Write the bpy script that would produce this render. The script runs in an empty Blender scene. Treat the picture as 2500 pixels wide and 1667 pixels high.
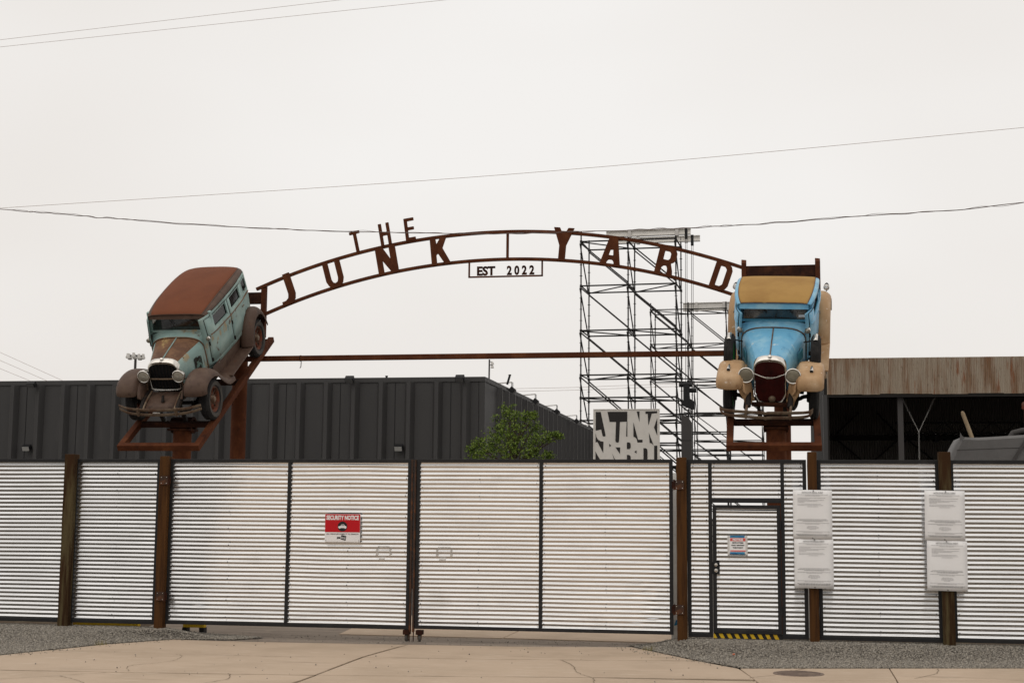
import bpy, bmesh, math, random
import numpy as np
from mathutils import Vector, Matrix
random.seed(11); np.random.seed(11)
R = math.radians
S = bpy.context.scene
COL = S.collection

# ---------------------------------------------------------------- camera
cam = bpy.data.cameras.new('camera'); camo = bpy.data.objects.new('camera', cam); COL.objects.link(camo)
cam.sensor_width = 36.0; cam.lens = 50.0; cam.clip_start = 0.1; cam.clip_end = 2000
camo.matrix_world = (Matrix.Translation((0, 0, 1.88)) @ Matrix.Rotation(R(10.4), 4, 'Z')
                     @ Matrix.Rotation(R(96.9), 4, 'X') @ Matrix.Rotation(0.0083, 4, 'Z'))
S.camera = camo
# ---------------------------------------------------------------- world: pale even overcast over a faint blue sky
wd = bpy.data.worlds.new('World'); S.world = wd; wd.use_nodes = True
nt = wd.node_tree; nt.nodes.clear()
N = nt.nodes.new; L = nt.links.new
SUN_EL, SUN_AZ = R(58), R(205)          # sun high, behind the camera and to its left
sky = N('ShaderNodeTexSky'); sky.sky_type = 'NISHITA'; sky.sun_disc = False
sky.sun_elevation = SUN_EL; sky.sun_rotation = SUN_AZ; sky.dust_density = 6; sky.air_density = 1.5
sc = N('ShaderNodeVectorMath'); sc.operation = 'SCALE'; sc.inputs['Scale'].default_value = 0.08
L(sky.outputs[0], sc.inputs[0])
tc = N('ShaderNodeTexCoord'); mp = N('ShaderNodeMapping'); mp.inputs['Scale'].default_value = (1, 1, 2.2)
L(tc.outputs['Generated'], mp.inputs[0])
nz = N('ShaderNodeTexNoise'); nz.inputs['Scale'].default_value = 1.7; nz.inputs['Detail'].default_value = 3; nz.inputs['Roughness'].default_value = .45
L(mp.outputs[0], nz.inputs[0])
rp = N('ShaderNodeValToRGB')
rp.color_ramp.elements[0].position = .3; rp.color_ramp.elements[0].color = (.80, .75, .703, 1)
rp.color_ramp.elements[1].position = .72; rp.color_ramp.elements[1].color = (.92, .898, .873, 1)
L(nz.outputs[0], rp.inputs[0])
mx = N('ShaderNodeMix'); mx.data_type = 'RGBA'; mx.inputs[0].default_value = .97
L(sc.outputs[0], mx.inputs[6]); L(rp.outputs[0], mx.inputs[7])
bg = N('ShaderNodeBackground'); bg.inputs['Strength'].default_value = 1.0
L(mx.outputs[2], bg.inputs['Color'])
ow = N('ShaderNodeOutputWorld'); L(bg.outputs[0], ow.inputs[0])
# ---------------------------------------------------------------- soft sun through cloud
sl = bpy.data.lights.new('sun', 'SUN'); sl.energy = 0.6; sl.angle = R(80); sl.color = (1, .95, .88)
so = bpy.data.objects.new('sun', sl); COL.objects.link(so)
sd = Vector((math.sin(SUN_AZ) * math.cos(SUN_EL), math.cos(SUN_AZ) * math.cos(SUN_EL), math.sin(SUN_EL)))
so.rotation_euler = sd.to_track_quat('Z', 'Y').to_euler(); so.location = (-6, -8, 30)
S.view_settings.view_transform = 'Standard'; S.view_settings.look = 'None'
S.view_settings.exposure = 0; S.view_settings.gamma = 1
try: S.view_settings.use_curve_mapping = False
except Exception: pass
S.render.resolution_x = 1024; S.render.resolution_y = 682

# ================================================================ helpers
class MB:
    def __init__(s): s.v = []; s.f = []
    def add(s, vs, fs):
        b = len(s.v); s.v += [tuple(p) for p in vs]; s.f += [tuple(b + i for i in f) for f in fs]; return s
    def box(s, x0, x1, y0, y1, z0, z1):
        return s.add([(x0,y0,z0),(x1,y0,z0),(x1,y1,z0),(x0,y1,z0),(x0,y0,z1),(x1,y0,z1),(x1,y1,z1),(x0,y1,z1)],
                     [(0,3,2,1),(4,5,6,7),(0,1,5,4),(1,2,6,5),(2,3,7,6),(3,0,4,7)])
    def bar(s, p, q, w, h=None, up=(0,0,1)):
        h = h or w; p = Vector(p); q = Vector(q); d = (q - p).normalized(); up = Vector(up)
        a = d.cross(up)
        if a.length < 1e-4: a = d.cross(Vector((1,0,0)))
        a.normalize(); b = a.cross(d)
        vs = []
        for c in (p, q):
            for i, j in ((-1,-1),(1,-1),(1,1),(-1,1)): vs.append(c + a*(i*w/2) + b*(j*h/2))
        return s.add(vs, [(3,2,1,0),(4,5,6,7),(0,1,5,4),(1,2,6,5),(2,3,7,6),(3,0,4,7)])
    def tube(s, pts, r, n=8, caps=True):
        pts = [Vector(p) for p in pts]; vs = []; fs = []
        rr = r if isinstance(r, (list, tuple)) else [r]*len(pts)
        t0 = (pts[1]-pts[0]).normalized(); u = t0.cross(Vector((0,0,1)))
        if u.length < 1e-3: u = t0.cross(Vector((1,0,0)))
        u.normalize()
        for i, p in enumerate(pts):
            t = (pts[min(i+1,len(pts)-1)] - pts[max(i-1,0)]).normalized()
            u = (u - t*u.dot(t)).normalized(); w = t.cross(u)
            for k in range(n):
                a = 2*math.pi*k/n; vs.append(p + (u*math.cos(a) + w*math.sin(a))*rr[i])
        for i in range(len(pts)-1):
            for k in range(n):
                a = i*n+k; b = i*n+(k+1)%n; fs.append((a, b, b+n, a+n))
        if caps: fs.append(tuple(range(n-1,-1,-1))); fs.append(tuple(range((len(pts)-1)*n, len(pts)*n)))
        return s.add(vs, fs)
    def lathe(s, prof, c=(0,0,0), axis=(1,0,0), n=24):
        ax = Vector(axis).normalized(); u = ax.cross(Vector((0,0,1)))
        if u.length < 1e-3: u = ax.cross(Vector((0,1,0)))
        u.normalize(); w = ax.cross(u); c = Vector(c); vs = []; fs = []
        for a, r in prof:
            for k in range(n):
                t = 2*math.pi*k/n; vs.append(c + ax*a + (u*math.cos(t) + w*math.sin(t))*max(r,1e-4))
        for i in range(len(prof)-1):
            for k in range(n):
                a = i*n+k; b = i*n+(k+1)%n; fs.append((a, a+n, b+n, b))
        return s.add(vs, fs)
    def grid(s, rows, skip=None, closed=False):
        nr = len(rows); nc = len(rows[0]); vs = [p for r in rows for p in r]; fs = []
        for i in range(nr-1):
            for j in range(nc if closed else nc-1):
                if skip and skip(i, j): continue
                k = (j+1) % nc; fs.append((i*nc+j, i*nc+k, (i+1)*nc+k, (i+1)*nc+j))
        return s.add(vs, fs)
    def prism(s, pts, z0, z1):
        n = len(pts)
        vs = [(x,y,z0) for x,y in pts] + [(x,y,z1) for x,y in pts]
        return s.add(vs, [tuple(range(n-1,-1,-1)), tuple(range(n,2*n))] + [(i,(i+1)%n,(i+1)%n+n,i+n) for i in range(n)])
    def mesh(s, name, mat, smooth=False):
        me = bpy.data.meshes.new(name); me.from_pydata(s.v, [], s.f); me.update()
        if mat: me.materials.append(mat)
        if smooth:
            me.polygons.foreach_set('use_smooth', [True]*len(me.polygons))
        return me
    def build(s, name, mat, parent=None, smooth=False, bevel=0, solid=0, ang=40):
        me = s.mesh(name, mat, False); o = bpy.data.objects.new(name, me); COL.objects.link(o)
        bm = bmesh.new(); bm.from_mesh(me); bmesh.ops.recalc_face_normals(bm, faces=bm.faces)
        if smooth:
            for f in bm.faces: f.smooth = True
            lim = R(ang)
            for e in bm.edges:
                if len(e.link_faces) == 2 and e.calc_face_angle(0) > lim: e.smooth = False
        bm.to_mesh(me); bm.free()
        if parent: o.parent = parent
        if solid:
            m = o.modifiers.new('thickness', 'SOLIDIFY'); m.thickness = solid; m.offset = 0
        if bevel:
            m = o.modifiers.new('bevel', 'BEVEL'); m.width = bevel; m.segments = 2; m.limit_method = 'ANGLE'; m.angle_limit = R(40)
        return o

def tag(o, label=None, cat=None, group=None, kind=None):
    if label: o['label'] = label
    if cat: o['category'] = cat
    if group: o['group'] = group
    if kind: o['kind'] = kind
    return o
def thing(name, label, cat, loc=(0,0,0), group=None, mtx=None):
    o = bpy.data.objects.new(name, None); COL.objects.link(o); o.empty_display_size = .2
    if mtx is not None: o.matrix_world = mtx
    else: o.location = loc
    return tag(o, label, cat, group)
def link(name, me, parent=None, loc=(0,0,0)):
    o = bpy.data.objects.new(name, me); COL.objects.link(o); o.location = loc
    if parent: o.parent = parent
    return o
def crom(pts, n):
    """smooth curve through pts, n samples per span"""
    P = [Vector(p) for p in pts]; out = []
    for i in range(len(P)-1):
        a, b, c, d = P[max(i-1,0)], P[i], P[i+1], P[min(i+2,len(P)-1)]
        for k in range(n):
            t = k/n
            out.append(.5*((2*b)+(c-a)*t+(2*a-5*b+4*c-d)*t*t+(3*b-a-3*c+d)*t**3))
    out.append(P[-1]); return out
def lerpt(tab, y):
    if y <= tab[0][0]: return tab[0][1]
    for (a, u), (b, v) in zip(tab, tab[1:]):
        if y <= b: return u + (v-u)*(y-a)/(b-a)
    return tab[-1][1]
def plate(name, contours, depth, mat, parent=None, mtx=None, bevel=0):
    """flat plate cut to the contours (holes inside outlines), lying in local XY, thickness along Z"""
    cu = bpy.data.curves.new(name, 'CURVE'); cu.dimensions = '2D'; cu.fill_mode = 'BOTH'; cu.extrude = depth/2
    for c in contours:
        sp = cu.splines.new('POLY'); sp.points.add(len(c)-1); sp.use_cyclic_u = True
        for p, (x, y) in zip(sp.points, c): p.co = (x, y, 0, 1)
    t = bpy.data.objects.new('tmp', cu); me = bpy.data.meshes.new_from_object(t)
    bpy.data.objects.remove(t); bpy.data.curves.remove(cu)
    me.name = name; me.materials.clear(); me.materials.append(mat)
    o = bpy.data.objects.new(name, me); COL.objects.link(o)
    if parent: o.parent = parent
    if mtx is not None: o.matrix_local = mtx
    return o
def text(name, body, size, mat, parent=None, mtx=None, bold=0, sx=1.0, depth=.0005, align='CENTER', width=None):
    cu = bpy.data.curves.new(name, 'FONT'); cu.body = body; cu.size = size; cu.offset = bold; cu.extrude = depth
    cu.align_x = align; cu.align_y = 'CENTER'; cu.resolution_u = 3
    t = bpy.data.objects.new('tmp', cu); me = bpy.data.meshes.new_from_object(t)
    bpy.data.objects.remove(t); bpy.data.curves.remove(cu)
    me.name = name; me.materials.clear(); me.materials.append(mat)
    if width:
        xs = [v.co.x for v in me.vertices]; sx = width/(max(xs)-min(xs))
    for v in me.vertices: v.co.x *= sx
    o = bpy.data.objects.new(name, me); COL.objects.link(o)
    if parent: o.parent = parent
    if mtx is not None: o.matrix_local = mtx
    return o
def upright(x, y, z, roll=0):
    """local XY plane -> world XZ plane, facing the street (-Y)"""
    return Matrix.Translation((x, y, z)) @ Matrix.Rotation(R(90), 4, 'X') @ Matrix.Rotation(roll, 4, 'Z')

# ================================================================ materials
def mk(name, base, rough=.6, metal=0, layers=(), bump=None, rvar=0, streak=(1,1,1), rand=None, spec=None, island=None, coat=0):
    """layers: (colour, noise scale, lo, hi[, stretch xyz]) patches laid over the base colour"""
    m = bpy.data.materials.new(name); m.use_nodes = True; t = m.node_tree; t.nodes.clear()
    N = t.nodes.new; L = t.links.new
    out = N('ShaderNodeOutputMaterial'); b = N('ShaderNodeBsdfPrincipled'); L(b.outputs[0], out.inputs[0])
    tc = N('ShaderNodeTexCoord')
    rgb = N('ShaderNodeRGB'); rgb.outputs[0].default_value = (*base, 1); cur = rgb.outputs[0]
    if island:
        g = N('ShaderNodeNewGeometry'); r = N('ShaderNodeValToRGB'); r.color_ramp.interpolation = 'LINEAR'
        els = r.color_ramp.elements
        while len(els) < len(island): els.new(.5)
        for i, c in enumerate(island): els[i].position = i/(len(island)-1); els[i].color = (*c, 1)
        L(g.outputs['Random Per Island'], r.inputs[0]); cur = r.outputs[0]
    if rand:
        oi = N('ShaderNodeObjectInfo'); x = N('ShaderNodeMix'); x.data_type = 'RGBA'
        L(oi.outputs['Random'], x.inputs[0]); L(cur, x.inputs[6]); x.inputs[7].default_value = (*rand, 1); cur = x.outputs[2]
    first = None
    for k, ly in enumerate(layers):
        col, scl, lo, hi = ly[:4]; st = ly[4] if len(ly) > 4 else (1,1,1)
        mp = N('ShaderNodeMapping'); mp.inputs['Scale'].default_value = st; mp.inputs['Location'].default_value = (k*3.1, k*1.7, k*2.3)
        L(tc.outputs['Object'], mp.inputs[0])
        n = N('ShaderNodeTexNoise'); n.inputs['Scale'].default_value = scl; n.inputs['Detail'].default_value = 7; n.inputs['Roughness'].default_value = .62
        L(mp.outputs[0], n.inputs[0])
        r = N('ShaderNodeMapRange'); r.inputs[1].default_value = lo; r.inputs[2].default_value = hi; r.interpolation_type = 'SMOOTHSTEP'
        L(n.outputs[0], r.inputs[0])
        x = N('ShaderNodeMix'); x.data_type = 'RGBA'; L(r.outputs[0], x.inputs[0]); L(cur, x.inputs[6]); x.inputs[7].default_value = (*col, 1)
        cur = x.outputs[2]
        if first is None: first = r.outputs[0]
    L(cur, b.inputs['Base Color'])
    b.inputs['Metallic'].default_value = metal
    if rvar and first is not None:
        r = N('ShaderNodeMapRange'); r.inputs[3].default_value = rough; r.inputs[4].default_value = rough + rvar
        L(first, r.inputs[0]); L(r.outputs[0], b.inputs['Roughness'])
        if metal:
            r2 = N('ShaderNodeMapRange'); r2.inputs[3].default_value = metal; r2.inputs[4].default_value = metal*.3
            L(first, r2.inputs[0]); L(r2.outputs[0], b.inputs['Metallic'])
    else: b.inputs['Roughness'].default_value = rough
    b.inputs['Specular IOR Level'].default_value = spec if spec is not None else (.5 if metal else .22)
    if coat: b.inputs['Coat Weight'].default_value = coat; b.inputs['Coat Roughness'].default_value = .2
    if bump:
        n = N('ShaderNodeTexNoise'); n.inputs['Scale'].default_value = bump[0]; n.inputs['Detail'].default_value = 6
        mp = N('ShaderNodeMapping'); mp.inputs['Scale'].default_value = streak
        L(tc.outputs['Object'], mp.inputs[0]); L(mp.outputs[0], n.inputs[0])
        bp = N('ShaderNodeBump'); bp.inputs['Strength'].default_value = bump[1]; bp.inputs['Distance'].default_value = bump[2] if len(bump) > 2 else .01
        L(n.outputs[0], bp.inputs['Height']); L(bp.outputs[0], b.inputs['Normal'])
    return m
def glassmat(name, tint, gloss=.12, rough=.05):
    m = bpy.data.materials.new(name); m.use_nodes = True; t = m.node_tree; t.nodes.clear()
    N = t.nodes.new; L = t.links.new
    out = N('ShaderNodeOutputMaterial'); tr = N('ShaderNodeBsdfTransparent'); tr.inputs[0].default_value = (*tint, 1)
    gl = N('ShaderNodeBsdfGlossy'); gl.inputs['Roughness'].default_value = rough
    x = N('ShaderNodeMixShader'); x.inputs[0].default_value = gloss; L(tr.outputs[0], x.inputs[1]); L(gl.outputs[0], x.inputs[2])
    L(x.outputs[0], out.inputs[0]); return m

M = {}
M['galv'] = mk('galvanised_sheet', (.81,.815,.82), .13, .97, [((.74,.742,.745), 2.2, .40, .72, (.6,1,1.6)), ((.66,.655,.645), 1.1, .60, .80, (.8,1,1.8)), ((.56,.55,.53), 9, .64, .82, (.35,1,2.5)), ((.38,.36,.34), 5, .72, .80, (.5,1,1.2))], bump=(3,.05,.02))
M['frame'] = mk('charcoal_frame_paint', (.017,.0165,.017), .5, 0, [((.032,.030,.029), 6, .5, .8), ((.16,.07,.03), 14, .72, .8)], bump=(40,.1,.003))
M['frame_rust'] = mk('rusty_flat_bar', (.045,.026,.018), .75, 0, [((.13,.05,.02), 7, .45, .7)], bump=(40,.2,.004))
M['rust'] = mk('rusty_steel', (.080,.0245,.0105), .85, 0, [((.135,.046,.018), 3, .42, .72), ((.040,.015,.009), 5, .55, .78), ((.20,.078,.030), 16, .68, .84)], bump=(60,.25,.004), spec=.12)
M['rust_dark'] = mk('dark_rusty_steel', (.030,.012,.008), .88, 0, [((.085,.030,.014), 4, .45, .75), ((.018,.010,.008), 9, .55, .75)], bump=(60,.25,.004), spec=.1)
M['wood'] = mk('brown_stained_timber', (.080,.034,.010), .78, 0, [((.036,.015,.006), 6, .42, .7, (2.5,2.5,.16)), ((.14,.064,.020), 9, .62, .8, (3,3,.12))], bump=(30,.5,.006), streak=(3,3,.1), spec=.12)
M['wood_old'] = mk('weathered_timber', (.092,.070,.034), .9, 0, [((.036,.018,.008), 4, .40, .60, (2.5,2.5,.22)), ((.14,.12,.065), 7, .60, .8, (3,3,.12)), ((.045,.022,.010), 1.3, .5, .64, (3,1,.5))], bump=(30,.7,.008), streak=(3,3,.1), spec=.1)
M['concrete'] = mk('tan_concrete', (.515,.40,.298), .88, 0, [((.435,.337,.248), .8, .42, .66), ((.33,.25,.185), 1.7, .58, .78, (.35,1.6,1)), ((.56,.46,.36), 2.6, .52, .8, (1,3,1)), ((.31,.235,.17), 7, .66, .84, (1,1.6,1)), ((.27,.21,.16), 45, .66, .78)], bump=(55,.22,.004), spec=.2, rand=(.475,.37,.275))
M['gutter'] = mk('dirty_grey_concrete', (.26,.215,.175), .92, 0, [((.19,.155,.125), 2.2, .4, .7, (.5,2,1)), ((.33,.27,.21), 5, .55, .8)], bump=(60,.3,.004), spec=.15)
M['earth'] = mk('dark_earth', (.085,.062,.042), .95, 0, [((.13,.10,.065), 4, .45, .7)], bump=(40,.5,.01), spec=.1)
M['asphalt'] = mk('street_asphalt', (.13,.118,.105), .9, 0, [((.10,.09,.08), 3, .4, .7), ((.19,.17,.15), 60, .55, .75)], bump=(120,.4,.006), spec=.2)
M['gravelbed'] = mk('gravel_bed', (.17,.152,.13), .95, 0, [((.11,.097,.083), 60, .45, .6)], bump=(90,.8,.012), spec=.1)
M['gravel'] = mk('gravel_stone', (.3,.28,.25), .9, 0, island=[(.125,.112,.095),(.185,.168,.145),(.24,.22,.19),(.275,.252,.218),(.315,.28,.23),(.40,.37,.325)], spec=.15)
M['cladding'] = mk('charcoal_cladding', (.049,.0475,.047), .5, 0, [((.040,.0385,.0385), .8, .4, .7, (1,1,.25)), ((.062,.059,.058), 3, .55, .8, (1,1,.2)), ((.085,.08,.075), 7, .66, .8, (1.5,1.5,.12))], spec=.3)
M['chip'] = mk('chipped_paint_edge', (.075,.071,.068), .6, 0, [((.34,.32,.30), 26, .70, .76, (1,1,.5))])
M['black'] = mk('black_plastic', (.012,.012,.013), .5)
M['blackmetal'] = mk('scaffold_steel', (.026,.024,.023), .6, 0, [((.018,.017,.016), 8, .45, .7)])
M['residue'] = mk('tape_residue', (.42,.40,.37), .8, 0, [((.6,.58,.55), 30, .4, .6)])
M['white_paint'] = mk('white_painted_steel', (.74,.72,.68), .6, 0, [((.55,.52,.47), 5, .5, .8, (.4,1,2)), ((.35,.26,.18), 12, .70, .82)])
M['paper'] = mk('white_paper', (.87,.86,.855), .6, 0, [((.82,.81,.80), 3, .4, .7)], bump=(5,.08,.01))
M['signwhite'] = mk('white_sign_face', (.82,.805,.80), .45, 0, [((.74,.725,.72), 4, .45, .75)])
M['signred'] = mk('red_sign_face', (.50,.006,.012), .42)
M['noticered'] = mk('red_notice_band', (.70,.10,.085), .5)
M['ink'] = mk('black_print', (.018,.017,.017), .6)
M['inkgrey'] = mk('grey_print', (.16,.155,.155), .7)
M['tapeblue'] = mk('blue_masking_tape', (.028,.17,.36), .7, 0, [((.06,.27,.45), 20, .45, .65)])
M['tapeclear'] = mk('clear_packing_tape', (.62,.60,.57), .3)
M['yellow'] = mk('yellow_paint', (.62,.40,.02), .6, 0, [((.35,.17,.03), 5, .55, .75)])
M['signboard'] = mk('pale_sign_letters', (.70,.675,.63), .6, 0, [((.64,.615,.57), 3, .4, .7)])
M['signdark'] = mk('dark_sign_ground', (.028,.025,.024), .6)
M['chrome'] = mk('worn_chrome', (.72,.69,.64), .22, .95, [((.33,.25,.18), 11, .58, .74)], rvar=.35)
M['chrome_rust'] = mk('rusted_bumper_plating', (.21,.155,.105), .55, .5, [((.10,.052,.028), 6, .4, .62), ((.32,.26,.19), 10, .6, .75)], rvar=.2, bump=(50,.2,.003))
M['tyre'] = mk('old_tyre_rubber', (.020,.019,.019), .85, 0, [((.045,.042,.039), 6, .45, .75)], bump=(90,.4,.004), spec=.25)
M['tyre_side'] = mk('greyed_tyre_wall', (.085,.078,.070), .9, 0, [((.05,.046,.042), 5, .4, .7)], spec=.2)
M['under'] = mk('greasy_chassis_steel', (.016,.012,.010), .7, 0, [((.06,.035,.02), 8, .55, .75)])
M['turq'] = mk('faded_turquoise_paint', (.235,.35,.33), .5, 0, [((.34,.445,.41), 2.4, .40, .66), ((.35,.28,.17), 3.6, .57, .66, (1,1,.6)), ((.11,.095,.075), 6, .60, .78, (1,1,.22)), ((.11,.048,.024), 4.4, .60, .68), ((.020,.018,.016), 8, .665, .69)], rvar=.25, bump=(45,.12,.003), spec=.35)
M['turq_peel'] = mk('peeling_louvre_paint', (.15,.24,.21), .7, 0, [((.028,.026,.022), 11, .44, .52, (1,1,.7)), ((.12,.07,.03), 7, .6, .7)])
M['hoodrust'] = mk('rusted_bonnet', (.115,.058,.034), .6, 0, [((.20,.105,.055), 3, .4, .65), ((.40,.28,.12), 4.0, .58, .70, (1,.5,1)), ((.065,.034,.024), 7, .56, .74)], bump=(50,.15,.003))
M['fenderrust'] = mk('rusted_fender', (.085,.050,.035), .6, 0, [((.115,.072,.050), 4, .42, .7), ((.048,.027,.019), 7, .52, .72), ((.12,.045,.02), 3, .58, .74), ((.24,.18,.13), 15, .68, .8)], bump=(50,.2,.003), spec=.3)
M['roofrust'] = mk('rust_red_roof', (.165,.055,.026), .75, 0, [((.14,.047,.023), 2, .4, .7), ((.195,.07,.033), 5, .58, .8)], bump=(25,.08,.004), spec=.15)
M['blue'] = mk('sky_blue_car_paint', (.145,.41,.62), .42, 0, [((.28,.53,.67), 2.6, .42, .68), ((.075,.27,.46), 3.2, .55, .72), ((.48,.60,.63), 6, .61, .74), ((.11,.06,.035), 9, .67, .70)], bump=(40,.06,.003), coat=.12, spec=.4)
M['blue_in'] = mk('deep_blue_frame_paint', (.085,.30,.44), .45, 0, [((.05,.17,.25), 5, .5, .75)])
M['tan'] = mk('tan_fender_paint', (.43,.265,.135), .55, 0, [((.54,.37,.22), 3, .42, .7), ((.27,.145,.07), 4, .55, .75), ((.68,.58,.47), 12, .62, .70), ((.07,.04,.024), 16, .67, .73)], bump=(45,.12,.003), spec=.3)
M['tancanvas'] = mk('tan_roof_cloth', (.40,.24,.082), .85, 0, [((.33,.19,.065), 1.6, .4, .7), ((.52,.36,.17), 20, .68, .76)], bump=(9,.25,.01), spec=.1)
M['maroon'] = mk('maroon_grille_paint', (.085,.012,.010), .5, 0, [((.035,.008,.008), 6, .45, .7)])
M['green'] = mk('green_wheel_paint', (.02,.20,.035), .5)
M['redrim'] = mk('rusty_red_rim', (.16,.045,.022), .65, 0, [((.07,.045,.03), 9, .42, .65), ((.30,.24,.19), 14, .64, .76)])
M['lens'] = mk('headlamp_lens', (.36,.33,.27), .18, .35, [((.62,.6,.55), 9, .5, .75)])
M['lens_dull'] = mk('dusty_headlamp_lens', (.20,.175,.125), .3, .2, [((.30,.27,.20), 7, .45, .7)])
M['glass'] = glassmat('car_glass', (.40,.39,.37), .10, .12)
M['seat'] = mk('worn_brown_seat', (.05,.035,.025), .9)
M['fascia'] = mk('rusty_corrugated_fascia', (.35,.285,.215), .7, .1, [((.22,.125,.066), .9, .43, .66, (2.6,1,.35)), ((.23,.085,.03), 1.6, .57, .70, (2.2,1,.4)), ((.43,.375,.31), 3, .53, .74, (4,1,.25)), ((.15,.10,.065), 12, .56, .72, (2,1,.5))], rand=(.37,.31,.24))
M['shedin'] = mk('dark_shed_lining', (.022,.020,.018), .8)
M['shedcol'] = mk('dark_grey_column', (.060,.055,.053), .6)
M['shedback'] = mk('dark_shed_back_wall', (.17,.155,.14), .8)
M['greybody'] = mk('grey_sheet_metal', (.125,.12,.117), .5, 0, [((.105,.10,.097), 2, .4, .7), ((.15,.14,.13), 7, .6, .8)], bump=(12,.06,.006))
M['pole'] = mk('bare_timber_pole', (.33,.255,.165), .8, 0, [((.20,.14,.085), 5, .42, .7, (1,1,.3)), ((.08,.06,.045), 2.5, .6, .72)])
M['leaf'] = mk('green_leaf', (.075,.15,.022), .6, 0, island=[(.045,.075,.011),(.090,.145,.020),(.145,.21,.030),(.22,.295,.05)], spec=.2)
M['bark'] = mk('tree_bark', (.09,.065,.045), .9)
M['wire'] = mk('overhead_wire', (.16,.12,.11), .8)
M['wire_pale'] = mk('weathered_pale_wire', (.55,.49,.46), .8)
M['lampwhite'] = mk('white_lamp_housing', (.6,.58,.55), .5)
M['lampdark'] = mk('dark_lamp_glass', (.10,.10,.10), .3)
M['ribedge_lit'] = mk('lit_rib_edge_tone', (.17,.165,.16), .6, 0, [((.10,.097,.095), 2, .45, .7, (1,1,.3))])  # light catching the side wall ribs, put into the colour
M['jointstain'] = mk('joint_stain', (.30,.225,.16), .95, 0, [((.42,.325,.235), 9, .42, .6)])
M['crack'] = mk('crack_dirt', (.20,.155,.11), .95)
M['faint'] = mk('faint_print', (.34,.33,.33), .8)
M['lampglass'] = mk('lamp_glass', (.45,.45,.43), .25, .2)
M['cap'] = mk('dark_interior_trim', (.02,.017,.015), .8)
M['iron'] = mk('cast_iron_lid', (.19,.145,.12), .8, 0, [((.27,.21,.165), 9, .45, .7), ((.12,.09,.07), 5, .5, .7)])
M['weed'] = mk('dry_weed', (.20,.17,.06), .9)
M['pink'] = mk('orange_litter', (.7,.16,.06), .7)

# ================================================================ ground
def sheet(name, pts, z, mat, parent=None):
    me = MB().add([(x,y,z) for x,y in pts], [tuple(range(len(pts)))]).build(name, mat, parent); return me
g = MB(); st = 60
xs = [-700,-200,-60,-30,-15,-8,0,8,15,30,60,200,700]; ys = [-500,-120,-40,-10,0,6,12,20,28,40,80,200,900]
g.grid([[(x,y,-.05) for x in xs] for y in ys])
tag(g.build('ground', M['asphalt']), 'grey asphalt ground running under the whole yard and street', 'ground', kind='structure')
tag(sheet('earth_bed', [(-16,12),(8,12),(8,23.5),(-16,23.5)], -.038, M['earth']), 'dark earth showing in the joints of the concrete', 'earth', kind='structure')
tag(sheet('gutter_strip', [(-9.6,19.6),(-1.2,19.9),(-.6,24),(-10.5,24)], -.016, M['gutter']), 'dirty grey concrete strip under the gates', 'pavement', kind='structure')
ap = thing('concrete_apron', 'tan concrete driveway apron in front of the gates', 'pavement'); ap['kind'] = 'structure'
slabs = [[(-9.66,18.12),(-8.43,18.15),(-6.73,18.12),(-5.335,18.33),(-5.222,20.24),(-7.47,20.07),(-8.74,20.13),(-9.33,19.14)],
 [(-5.31,18.34),(-3.18,18.62),(-1.01,19.03),(-2.02,20.72),(-3.76,20.36),(-5.2,20.24)],
 [(-11.2,15.6),(-7.57,15.93),(-5.285,16.2),(-5.335,18.315),(-6.73,18.105),(-8.43,18.135),(-9.66,18.105),(-9.91,17.34),(-10.6,16.4)],
 [(-5.262,16.21),(-2.15,16.78),(-.25,17.1),(-.45,18.2),(-1.0,19.01),(-3.18,18.605),(-5.31,18.325)],
 [(-11.4,13.0),(-5.2,13.2),(-5.27,16.185),(-7.57,15.915),(-11.2,15.585)],
 [(-5.18,13.2),(-.2,13.8),(-.22,16.88),(-2.15,16.765),(-5.25,16.19)],
 [(-6.7,21.75),(-4.1,21.75),(-4.1,26),(-7.2,26)], [(-4.08,21.75),(-1.35,21.6),(-1.2,26),(-4.08,26)]]
def fan(pts, z0, z1, sub=1): return MB().prism(pts, z0, z1)
for i, s in enumerate(slabs):
    dz = random.uniform(-.003,.003); fan(s, -.03, dz).build('slab', M['concrete'], ap, bevel=.006)
sw = thing('sidewalk', 'tan concrete sidewalk beside the gravel at the right', 'pavement'); sw['kind'] = 'structure'
e0, e1 = Vector((-.43,18.22)), Vector((3.08,19.15)); k0, k1 = Vector((-.22,16.96)), Vector((2.85,17.76))
for a, b in ((0,.52),(.524,1.05),(1.054,1.7),(1.704,2.4)):
    P = lambda t, u: tuple((e0+(e1-e0)*t)*u + (k0+(k1-k0)*t)*(1-u))
    fan([P(a,.0),P(b,.0),P(b,1),P(a,1)], -.03, random.uniform(-.002,.003)).build('slab', M['concrete'], sw, bevel=.006)
    fan([P(a,-.17),P(b,-.17),P(b,-.012),P(a,-.012)], -.03, -.002).build('kerb_stone', M['concrete'], sw, bevel=.012)
def ribbon(pts, w, z, mat, name, parent, jit=.012):
    P = crom([(x,y,0) for x,y in pts], 9); a = []; b = []
    for i, p in enumerate(P):
        t = (P[min(i+1,len(P)-1)]-P[max(i-1,0)]).normalized(); n = Vector((-t.y,t.x,0))
        ww = w*random.uniform(.35,1.3); j = random.uniform(-jit,jit)
        q = p + n*j; a.append((q.x+n.x*ww, q.y+n.y*ww, z)); b.append((q.x-n.x*ww, q.y-n.y*ww, z))
    return MB().grid([a,b]).build(name, mat, parent)
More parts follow.
